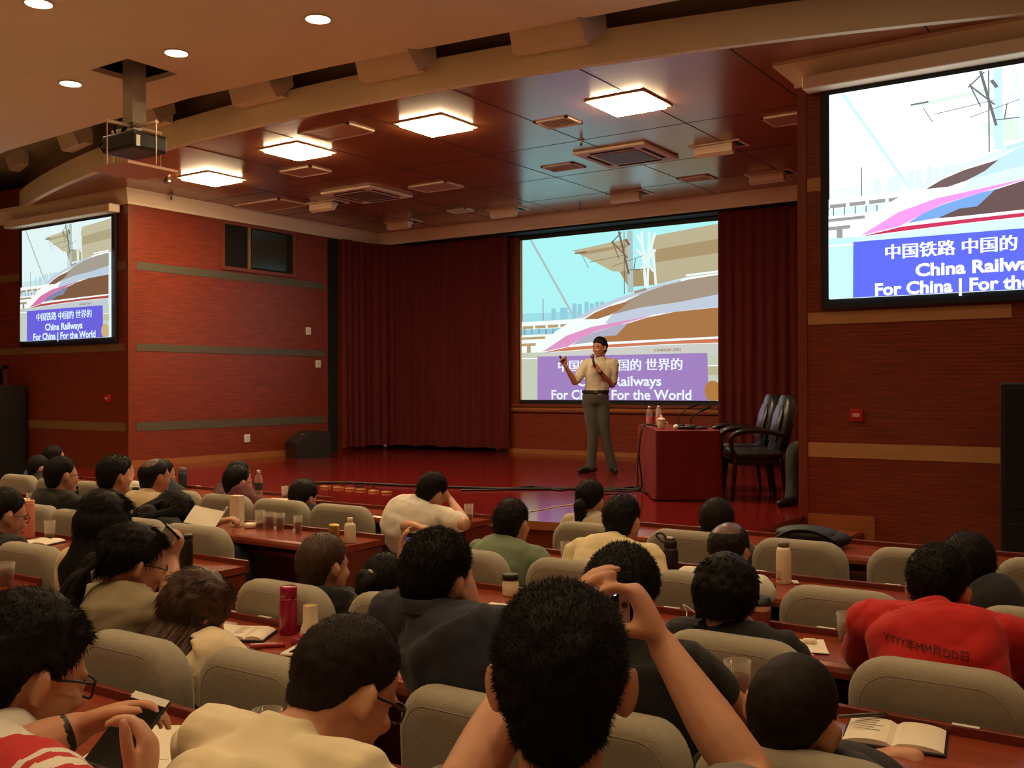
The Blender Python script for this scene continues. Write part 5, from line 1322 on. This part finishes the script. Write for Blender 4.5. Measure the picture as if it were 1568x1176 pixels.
# ---- navy shirt
NAVY = cloth('navy', (42, 44, 56))
navy = person('person in a navy polo shirt resting the right cheek on a hand, thick short hair', dep(675, 886, 3.0), (-1.62, 2.46), 1.09, hroll=.06, hyaw=-.1, shirt=NAVY, sleeve=.95, wdt=1.12, shw=.205, vox=.009, fine=True, collar=NAVY,
    wr=dep(727, 938, 3.02), er=dep(752, 1030, 2.95), hr=dict(d=cU * .95 - cR * .18, n=-cR * .9 + cF * .2, curl=(.35, .5, .4)), wl=dep(622, 885, 3.3), el=dep(650, 975, 3.2), hl=dict(d=cU * .9 - cR * .15, n=cR * .9, curl=(.3, .4, .3)), up=.05,
    hair=crew(8000, sl=.014, thick=.022, fade=.008, rough=.004, jit=.16), slump=.06)
o = phone(dep(627, 868, 3.0), 0, 'phone held upright by the person in navy, left of his head'); o.matrix_world = Matrix.Translation(dep(630, 850, 3.32)) @ pm @ Matrix.Rotation(-.05, 4, 'Z')
MB().use(mat('phone_live_view', (20, 20, 24), .3, emit=lin((70, 80, 120)), es=.6)).box((-.032, -.06, .0096), (.032, .06, .0099)).obj('camera_preview', o, smooth=False)
# ---- bowed man with glasses, white shirt
person('person in a white shirt with bowed head and dark glasses, bottom of the picture', dep(531, 1058, 1.86), (-1.30, 1.06), 1.05, yaw=-.05, hyaw=-.18, hpitch=.5, shirt=W_SH2, vox=.007, fine=True, specs='square', slump=.1, shw=.195, wdt=1.08, up=.05,
    wl=V((-1.62, 1.55, .82)), wr=V((-1.05, 1.6, .82)), hair=dict(strands=10000, sl=.009, sw=.0006, thick=.012, fade=.004, rough=.002, jit=.3, line=[(0, .078), (40, .066), (68, .030), (84, .012), (98, .02), (112, .008), (128, -.03), (150, -.055), (180, -.062)]), hair_m=M_hairg)
# ---- man with phone, bottom left
RS = cloth('red_sleeve', (196, 36, 40))
lW = dep(126, 1112, 1.78); rW = dep(212, 1232, 1.60)
lm_ = person('person with thick black hair, glasses and white and red shirt using a phone', dep(44, 1034, 1.86), (-1.93, .92), 1.08, yaw=-.05, hyaw=-.1, hpitch=.3, shirt=W_SH, sleeve=.85, vox=.007, fine=True, specs='square', slump=.1,
    sleeve_m=RS, bands=[(.30, .38, W_SH), (.48, .60, W_SH)], wl=lW, wr=rW, hl=dict(d=cR * .93 + cU * .30 + cF * .1, n=-cU * .8 - cF * .4 + cR * .2, per=[(.3, .5, .5), (.35, .6, .5), (.4, .6, .5), (.45, .6, .5)]),
    hr=dict(d=cU * .85 + cR * .05 + cF * .35, n=-cR * .95 + cU * .1, curl=(.7, .8, .5), thumb=(.75, .5, .1), tb=.2), el=dep(40, 1150, 1.72), er=dep(160, 1262, 1.42), up=.055, shw=.205,
    hair=dict(strands=12000, sl=.022, sw=.0007, thick=.026, fade=.012, rough=.004, jit=.2, comb=COMB_FLAT))
wz = (lm_['E'][-1] - lm_['W'][-1]).normalized(); wc = lm_['W'][-1] + wz * .035 - lm_['loc']; wx = wz.orthogonal().normalized(); wy = wz.cross(wx)
mb = MB().use(M_black); mb.rings([[wc + wz * a + (wx * math.cos(t) + wy * math.sin(t)) * q for t in [2 * pi * k / 20 for k in range(20)]] for a, q in ((-.012, .031), (-.012, .034), (.012, .035), (.012, .032))], cap=False); mb.obj('wristwatch', lm_['o'], smooth=True)
o = phone(V((0, 0, 0)), 0, 'white framed phone held by the person at the bottom left')
pz = (-cF * .55 + cU * .75 - cR * .05).normalized(); py_ = (cR * .32 + cU * .58 + cF * .70); py_ = (py_ - pz * py_.dot(pz)).normalized(); px_ = py_.cross(pz)
o.matrix_world = Matrix.Translation(dep(196, 1124, 1.72)) @ Matrix(((px_.x, py_.x, pz.x, 0), (px_.y, py_.y, pz.y, 0), (px_.z, py_.z, pz.z, 0), (0, 0, 0, 1)))
MB().use(M_white).box((-.036, .060, .0092), (.036, .074, .0100)).obj('top_bezel', o, smooth=False)

# ---- second block of listeners, right of the aisle
GREEN = cloth('sage_green', (118, 132, 104))
gp = person('person in a sage green polo shirt with a small white mark below the collar', dep(786, 803, 5.3), (-2.98, 4.26), 1.02, shirt=GREEN, collar=GREEN, wdt=1.1, shw=.20, vox=.011, hair=crew(2500), slump=.06)
back_text(gp, 'X', .035, .05, M_white, .075)
person('person in a white T-shirt slumped over the front desk, head propped on the right hand', dep(662, 755, 6.85), (-4.42, 5.28), 1.06, hroll=.2, hpitch=.35, hyaw=-.1, shirt=W_SH, sleeve=.8, wdt=1.15, shw=.2, vox=.011, slump=.12,
    er=onz(712, 804, .80), wr=dep(690, 766, 6.9), hr=dict(d=cU * .8 - cR * .5, n=-cR, curl=(.6, .7, .5)), wl=onz(640, 806, .80), hair=crew(2500))
person('person in a yellowish white T-shirt beside the black flask, short black hair', dep(955, 799, 5.1), (-2.42, 4.3), 1.04, shirt=cloth('yellow_white', (238, 222, 176)), wdt=1.12, shw=.2, vox=.011, wr=onz(1062, 880, .79), hair=crew(2500, fade=.003))
person('person with a bald crown and white shirt behind the bob haircut', dep(1117, 844, 4.5), (-1.80, 4.3), 1.04, hpitch=.12, shirt=W_SH, sleeve=1, vox=.011, er=dep(1160, 915, 4.4), wr=dep(1160, 915, 4.4) + V((-.06, .24, .0)), hair=dict(strands=1200, sl=.008, thick=.012, fade=.008, rough=.003, bald=1), hair_m=M_hairg, skin=M_skin2)
BT = cloth('black', (24, 22, 24))
bobline = [(0, .06), (40, .05), (62, .0), (80, -.03), (105, -.05), (130, -.055), (150, -.068), (180, -.075)]
person('person in a black T-shirt with a full black bob haircut', dep(1112, 918, 3.5), (-1.27, 3.38), 1.08, hpitch=.3, shirt=BT, shw=.185, vox=.010, fine=True, hair=dict(strands=5000, sl=.022, thick=.030, fade=.018, rough=.004, jit=.05, comb=COMB_FLAT, line=bobline,
    locks=[([V((-.08, .03, .02)), V((-.095, .04, -.04)), V((-.09, .05, -.10)), V((-.085, .055, -.14))], [.014, .016, .012, .003])]))
person('person in black behind the raised arm, round black hair, right elbow on the desk', dep(957, 914, 2.72), (-1.17, 2.46), 1.04, hpitch=.05, shirt=BT, sleeve=1, wdt=1.05, vox=.010, fine=True, er=dep(1100, 1058, 2.62), wr=dep(1160, 1110, 2.80), hair=crew(7000, sl=.014, thick=.022, fade=.016, line=[(0, .078), (40, .066), (68, .030), (84, .004), (98, .0), (112, -.02), (128, -.055), (150, -.085), (180, -.095)]))
tail = lambda w0, L, dx=0, dy=-.02: [([V((0, -.105, .01)), V((dx * .4, -.135, -.02)), V((dx * .8, -.125 + dy * .4, -.02 - L * .5)), V((dx, -.115 + dy, -.02 - L))], [.02, w0, w0 * .9, w0 * .25])]
tl = [(0, .07), (40, .06), (68, .030), (84, .006), (100, .0), (120, -.02), (150, -.05), (180, -.055)]
o = person('person with a low black ponytail and a hair clip in front of the stage', dep(905, 766, 6.25), (-3.02, 5.44), .98, shirt=cloth('striped_cream', (200, 186, 156)), vox=.013, hair=dict(thick=.014, fade=.010, rough=.002, line=tl, locks=tail(.042, .16)))
MB().use(M_metal).box((-.03, -.006, -.004), (.012, .004, .004), TRS(o['Mh'] @ V((-.02, -.118, .01)) - o['loc'], 0, 0, -.5)).obj('hair_clip', o['o'], smooth=False)
person('person with smooth dark hair covering the ears, in front of the red table', dep(1098, 800, 5.7), (-2.33, 5.46), 1.02, hyaw=.15, shirt=cloth('grey_brown', (90, 80, 70)), vox=.013, hair=dict(thick=.020, fade=.016, rough=.001, line=bobline), hair_m=M_hairg)
person('person with bushy black hair at the right, behind the red top', dep(1482, 873, 4.15), (-.55, 4.32), 1.06, hpitch=.1, shirt=BT, vox=.012, hair=dict(strands=2500, sl=.02, thick=.028, fade=.02, rough=.006, line=[(0, .078), (40, .06), (68, .02), (84, -.02), (105, -.05), (130, -.08), (180, -.1)]))
person('person in black with cropped brown hair, sitting between two chairs', dep(498, 868, 4.4), (-3.12, 3.22), 1.15, hyaw=-.1, shirt=BT, vox=.012, hair=dict(strands=3000, sl=.012, thick=.014, fade=.007, rough=.003), hair_m=M_hairb)
bunl = [([V((0, -.09, .03)), V((.02, -.13, .0)), V((.0, -.135, -.04)), V((-.025, -.12, -.03)), V((-.02, -.115, .01)), V((.015, -.13, .0))], [.03, .034, .034, .032, .03, .02])]
o = person('person with black hair in a low bun with silver pins', dep(592, 896, 4.22), (-2.56, 3.25), 1.0, hpitch=.35, shirt=BT, vox=.012, hair=dict(thick=.016, fade=.012, rough=.003, line=tl, locks=bunl))
for a, b in ((.03, .03), (.02, -.06)):
    MB().use(M_metal).box((-.012, -.004, -.004), (.012, .004, .004), TRS(o['Mh'] @ V((a, -.15, b)) - o['loc'], .3, 0, .5)).obj('hair_pin', o['o'], smooth=False)
# ---- the three women on the left
rl = random.Random(5)
person('woman with long wavy brown hair and cream blouse, writing at the desk', dep(302, 938, 3.62), (-2.70, 2.46, .50), 1.13, up=-.01, yaw=-.1, hyaw=-.15, hpitch=.35, hroll=.1, shirt=cloth('cream_blouse', (236, 216, 180)), sleeve=.8, vox=.010, fine=True, slump=.0,
    hair=dict(strands=2500, sl=.035, sw=.0012, thick=.022, fade=.016, rough=.004, jit=.1, comb=COMB_FLAT, line=bobline, locks=locks_back(rl, 90, .20, .115, -.02, .018, .009, az=(40, 320), curl=.02) + locks_back(rl, 90, .22, .095, -.04, .022, .009, az=(110, 250), curl=.03, fwd=-.2)), hair_m=M_hairb)
W_ = dep(262, 856, 3.9)
mane = []
for k in range(70):
    a_, q_ = rl.uniform(0, 2 * pi), rl.random() ** .5; ox, oz = math.cos(a_) * q_, math.sin(a_) * q_
    w1 = rl.uniform(-.012, .012); L_ = rl.uniform(.24, .33)
    mane.append(([V((ox * .02, -.098, .01 + oz * .02)), V((-.02 + ox * .03, -.135 - abs(oz) * .01, -.03 + oz * .02)), V((-.05 + ox * .045, -.15 + oz * .03, -.11)), V((-.07 + ox * .05 + w1, -.15 + oz * .035, -.11 - L_ * .4)), V((-.08 + ox * .05 - w1, -.14 + oz * .03, -.11 - L_ * .75)), V((-.07 + ox * .04 + w1 * 2, -.125 + oz * .03, -.11 - L_))], [.008, .010, .011, .010, .008, .002]))
gg = person('woman with round glasses and a long black ponytail holding up a phone', dep(206, 864, 3.8), (-3.28, 2.40), 1.15, yaw=-.1, hyaw=-.22, hpitch=.28, shirt=cloth('oatmeal', (150, 136, 108)), sleeve=.8, vox=.010, fine=True, specs='round', slump=.08,
    wr=W_, er=dep(262, 935, 3.7), hr=dict(d=cU * .75 + cR * .35, n=-cR * .7 + cU * .3 + cF * .3, curl=(.8, .8, .5), thumb=(.5, .5, .4), s=.8),
    hair=dict(stiff=1, strands=3000, sl=.04, sw=.001, thick=.016, fade=.012, rough=.003, jit=.08, comb=COMB_FLAT, line=tl, locks=mane))
o = phone(V((0, 0, 0)), 0, 'white phone raised by the woman with round glasses'); o.matrix_world = Matrix.Translation(dep(262, 822, 3.93)) @ pm @ Matrix.Rotation(-.75, 4, 'Z') @ Matrix.Rotation(.9, 4, 'X')
MB().use(M_white).box((-.038, -.076, -.002), (.038, .076, .004), bev=.002).obj('phone_case', o, smooth=False)
person('woman with straight long black hair in a pale sleeveless blouse beside the aisle', dep(164, 806, 4.15), (-3.74, 2.48), 1.04, yaw=-.05, slump=0, hpitch=.08, shirt=cloth('pale_blouse', (226, 200, 160)), sleeve=.35, vox=.011, fine=True,
    hair=dict(strands=2500, sl=.05, sw=.001, thick=.018, fade=.014, rough=.002, jit=.05, comb=COMB_FLAT, line=bobline, locks=locks_back(rl, 44, .17, .08, -.02, .002, .014, az=(75, 285))))
wb = person('woman in black bending over the desk to write, dark hair to the shoulders', dep(266, 788, 6.5), (-5.38, 4.2), 1.12, yaw=-.25, hyaw=-.05, hpitch=.55, shirt=BT, sleeve=.92, vox=.012, slump=.1, sleeve_m=None, er=onz(305, 803, .82), wr=dep(334, 800, 6.45), el=dep(222, 784, 6.3), wl=dep(252, 802, 6.75),
    hr=dict(d=cR * .9 + cU * .25, n=-cU, curl=(.9, .9, .6)), hair=dict(strands=1500, sl=.03, thick=.022, fade=.016, rough=.004, jit=.1, comb=COMB_FLAT, line=bobline, locks=locks_back(rl, 22, .13, .09, -.05, .01, .016, az=(60, 300))))
sheet(dep(313, 792, 6.3), .2, .16, .6, 'small paper held under the writing hand of the bending woman').rotation_euler = (.6, .2, .5)
pen(dep(343, 788, 6.42), 1.2, 'white pen in the hand of the bending woman', M_white, .1).rotation_euler = (0, -1.0, .6)
# ---- left block
person('man in a black striped shirt with glasses, left block', dep(96, 729, 7.45), (-7.02, 4.28), 1.12, shw=.155, hyaw=-.1, shirt=cloth('charcoal_check', (34, 34, 30)), vox=.012, specs='square', bands=[(.35, .5, W_SH2), (.62, .72, cloth('rust', (170, 90, 70)))], wdt=1.0, hair=crew(1500))
person('person in black with tousled black hair behind the long-haired woman', dep(178, 730, 7.28), (-6.48, 4.28), 1.1, shw=.155, hyaw=-.1, shirt=BT, vox=.013, hair=dict(strands=1500, sl=.022, thick=.024, fade=.014, rough=.006))
person('person in a white shirt mostly hidden behind the tousled black hair', dep(188, 722, 8.55), (-7.52, 5.42), 1.0, hyaw=-.1, shirt=W_SH, vox=.015, hair=crew(600), shw=.16)
person('balding man in a beige shirt with one ear showing', dep(238, 731, 6.98), (-5.96, 4.26), 1.05, shw=.155, hyaw=-.1, shirt=cloth('beige', (206, 184, 146)), vox=.013, hair=dict(strands=1000, sl=.008, thick=.010, fade=.008, rough=.002, bald=1), skin=M_skin2)
face_parts(person('person whose profile shows just beyond the balding man', dep(251, 727, 8.45), (-6.94, 5.42), 1.0, shw=.155, hyaw=-.15, shirt=cloth('dark_teal', (40, 52, 56)), vox=.014, hair=crew(600)))
person('person in a maroon shirt with glasses in the front row', dep(366, 740, 7.7), (-5.90, 5.24), 1.06, shw=.155, hyaw=-.2, shirt=cloth('maroon', (92, 34, 40)), sleeve=.9, vox=.013, specs='square', wr=onz(402, 772, .80), hair=crew(1200))
person('person whose crown shows above the maroon shirt man', dep(367, 730, 8.75), (-6.50, 5.46), 1.06, shw=.155, hyaw=-.1, shirt=cloth('maroon_dark', (84, 30, 38)), vox=.015, hair=crew(600))
person('person with bowed dark head in the front row beside a tea glass', dep(466, 764, 7.45), (-5.3, 5.30), 1.04, hpitch=.25, shirt=BT, vox=.013, hair=dict(strands=1200, sl=.018, thick=.024, fade=.016, rough=.004))
face_parts(person('man with glasses and dark shirt cut off by the left edge of the picture', dep(8, 790, 5.7), (-5.55, 3.10), 1.18, hyaw=-.15, hpitch=.2, shirt=BT, vox=.012, specs='square', hair=crew(1500)))
face_parts(person('person in a blue shirt at the far left beyond the desks', dep(84, 702, 10.1), (-9.62, 5.56), 1.0, hyaw=-.15, shirt=cloth('blue', (60, 84, 124)), vox=.015, hair=crew(500)))
person('person with short hair bending forward at the far left', dep(60, 718, 9.6), (-9.07, 5.45), .98, hpitch=.2, hyaw=-.1, shirt=cloth('dark_grey', (50, 46, 44)), vox=.015, hair=crew(500))
# ---- the speaker on the stage
sp = onz(905, 724, ZS); Dsp = (sp - CAMP).dot(cF)
q = lambda px, py, dd=0: dep(px, py, Dsp + dd)
fx_ = V((.5, -.866, 0))
F1 = q(905, 724); F1.z = ZS; F2 = q(939, 719, .0); F2.z = ZS
KH = cloth('khaki_trousers', (66, 63, 56)); SHB = cloth('light_beige_shirt', (206, 194, 172))
spk = person('man speaking on the stage in beige shirt and grey trousers, holding a microphone', q(918, 532.5), tuple(q(912, 610)), 1.0, yaw=math.radians(210), hyaw=-.62, hpitch=.02, shirt=SHB, sleeve=.86, vox=.008, fine=True,
    er=q(881, 586, -.02), wr=q(866, 561, -.16), el=q(938, 590, .02), wl=q(917, 568, -.24), shw=.172,
    hr=dict(d=-cR * .5 + cU * .85 - cF * .1, n=cR * .3 - cF * .8 + cU * .2, curl=(.8, .9, .6)), hl=dict(d=-cR * .55 + cU * .8, n=cF * .75 - cR * .6, curl=(1.0, 1.0, .7), thumb=(.7, .4, .5)),
    stand=((q(908, 664, -.03), F1, V((-.35, -.94, 0))), (q(926, 662, -.03), F2, V((.62, -.78, 0))), ZS), trousers=KH, belly=.92, slump=-.02, wdt=1.02, up=-.03, collar=SHB, group=None,
    hair=dict(strands=2500, sl=.010, thick=.016, top=.008, fade=.004, rough=.003, line=[(0, .060), (40, .050), (66, .022), (84, .004), (96, .02), (112, .008), (128, -.05), (150, -.085), (180, -.095)]), skin=skin_mat('skin_speaker', (190, 128, 98)))
face_parts(spk)
o = spk['o']; loc = spk['loc']; s_ = spk['s']
wc = spk['P'] + UP * .085 - loc
mb = MB().use(M_black); mb.rings([[wc + spk['r'] * math.cos(t) * .172 + spk['f'] * math.sin(t) * .128 + UP * a for t in [2 * pi * k / 36 for k in range(36)]] for a in (-.018, .018)], cap=False); bl = mb.obj('belt', o, smooth=True)
MB().use(M_metal).box((-.022, -.004, -.017), (.022, .006, .017), TRS(wc + spk['f'] * .130, math.radians(210))).obj('buckle', bl, smooth=False)
wz = (spk['E'][-1] - spk['W'][-1]).normalized(); wc = spk['W'][-1] + wz * .03 - loc; wx = wz.orthogonal().normalized(); wy = wz.cross(wx)
mb = MB().use(M_black); mb.rings([[wc + wz * a + (wx * math.cos(t) + wy * math.sin(t)) * .031 for t in [2 * pi * k / 18 for k in range(18)]] for a in (-.014, .014)], cap=False); mb.obj('wristwatch', o, smooth=True)
a, b = q(910.5, 562, -.30), q(907, 545, -.27)
r = tag(empty('handheld_microphone', a), 'black handheld microphone held before the mouth of the speaker', 'microphone')
mb = MB().use(M_black); mb.tube([V((0, 0, 0)), (b - a) * .8], [.013, .017], 10, 2); mb.obj('grip', r, smooth=True)
mb = MB().use(M_metal); mb.ell(b - a, ((.026, 0, 0), (0, .026, 0), (0, 0, .028)), 8); mb.obj('microphone_head', r, smooth=True)
a = q(859.5, 549.5, -.2)
tag(MB().use(M_black).box((-.012, -.045, -.008), (.012, .045, .008), bev=.004).obj('slide_remote', smooth=False), 'small black slide remote in the raised right hand of the speaker', 'remote').matrix_world = Matrix.Translation(a) @ pm @ Matrix.Rotation(.5, 4, 'Z')
# ---- legs showing from behind the right stage wall
person('person sitting behind the right stage wall, only one trouser leg and shoe showing', V((-2.93, 9.42, 1.95)), (-2.97, 9.5, 1.14), .95, yaw=pi, shirt=W_SH, vox=.018, group=None, wr=V((-3.05, 9.2, 1.2)), wl=V((-2.9, 9.2, 1.2)), shw=.13, wdt=.72, hair=crew(200),
    stand=((V((-3.09, 9.10, 1.08)), V((-3.05, 8.92, ZS)), V((-.3, -.95, 0))), (V((-2.92, 9.10, 1.08)), V((-2.90, 8.98, ZS)), V((0, -1, 0))), ZS), trousers=cloth('black_trousers', (34, 34, 34)))
o = tag(empty('stool', (-2.97, 9.53, ZS)), 'stool behind the right stage wall carrying the half hidden person', 'stool')
MB().use(M_cwood).lathe([(.15, .40), (.16, .41), (.16, .435), (.14, .44)], n=20).obj('seat', o, smooth=False)
for k in range(4):
    a_ = pi / 4 + k * pi / 2; mb = MB().use(M_cwood); mb.tube([(.11 * math.cos(a_), .11 * math.sin(a_), .40), (.14 * math.cos(a_), .14 * math.sin(a_), .012)], .016, 8, 1); mb.obj('leg', o, smooth=True)
o = tag(empty('stool', (-4.42, 5.32, 0)), 'low padded stool carrying the person slumped over the front desk', 'stool')
MB().use(M_seat).lathe([(.17, .36), (.19, .375), (.19, .42), (.17, .44), (.01, .445)], n=24).obj('seat', o, smooth=True)
for k in range(4):
    a_ = pi / 4 + k * pi / 2; mb = MB().use(M_black); mb.tube([(.12 * math.cos(a_), .12 * math.sin(a_), .36), (.15 * math.cos(a_), .15 * math.sin(a_), .012)], .014, 8, 1); mb.obj('leg', o, smooth=True)
bpy.data.scenes.remove(TMP)
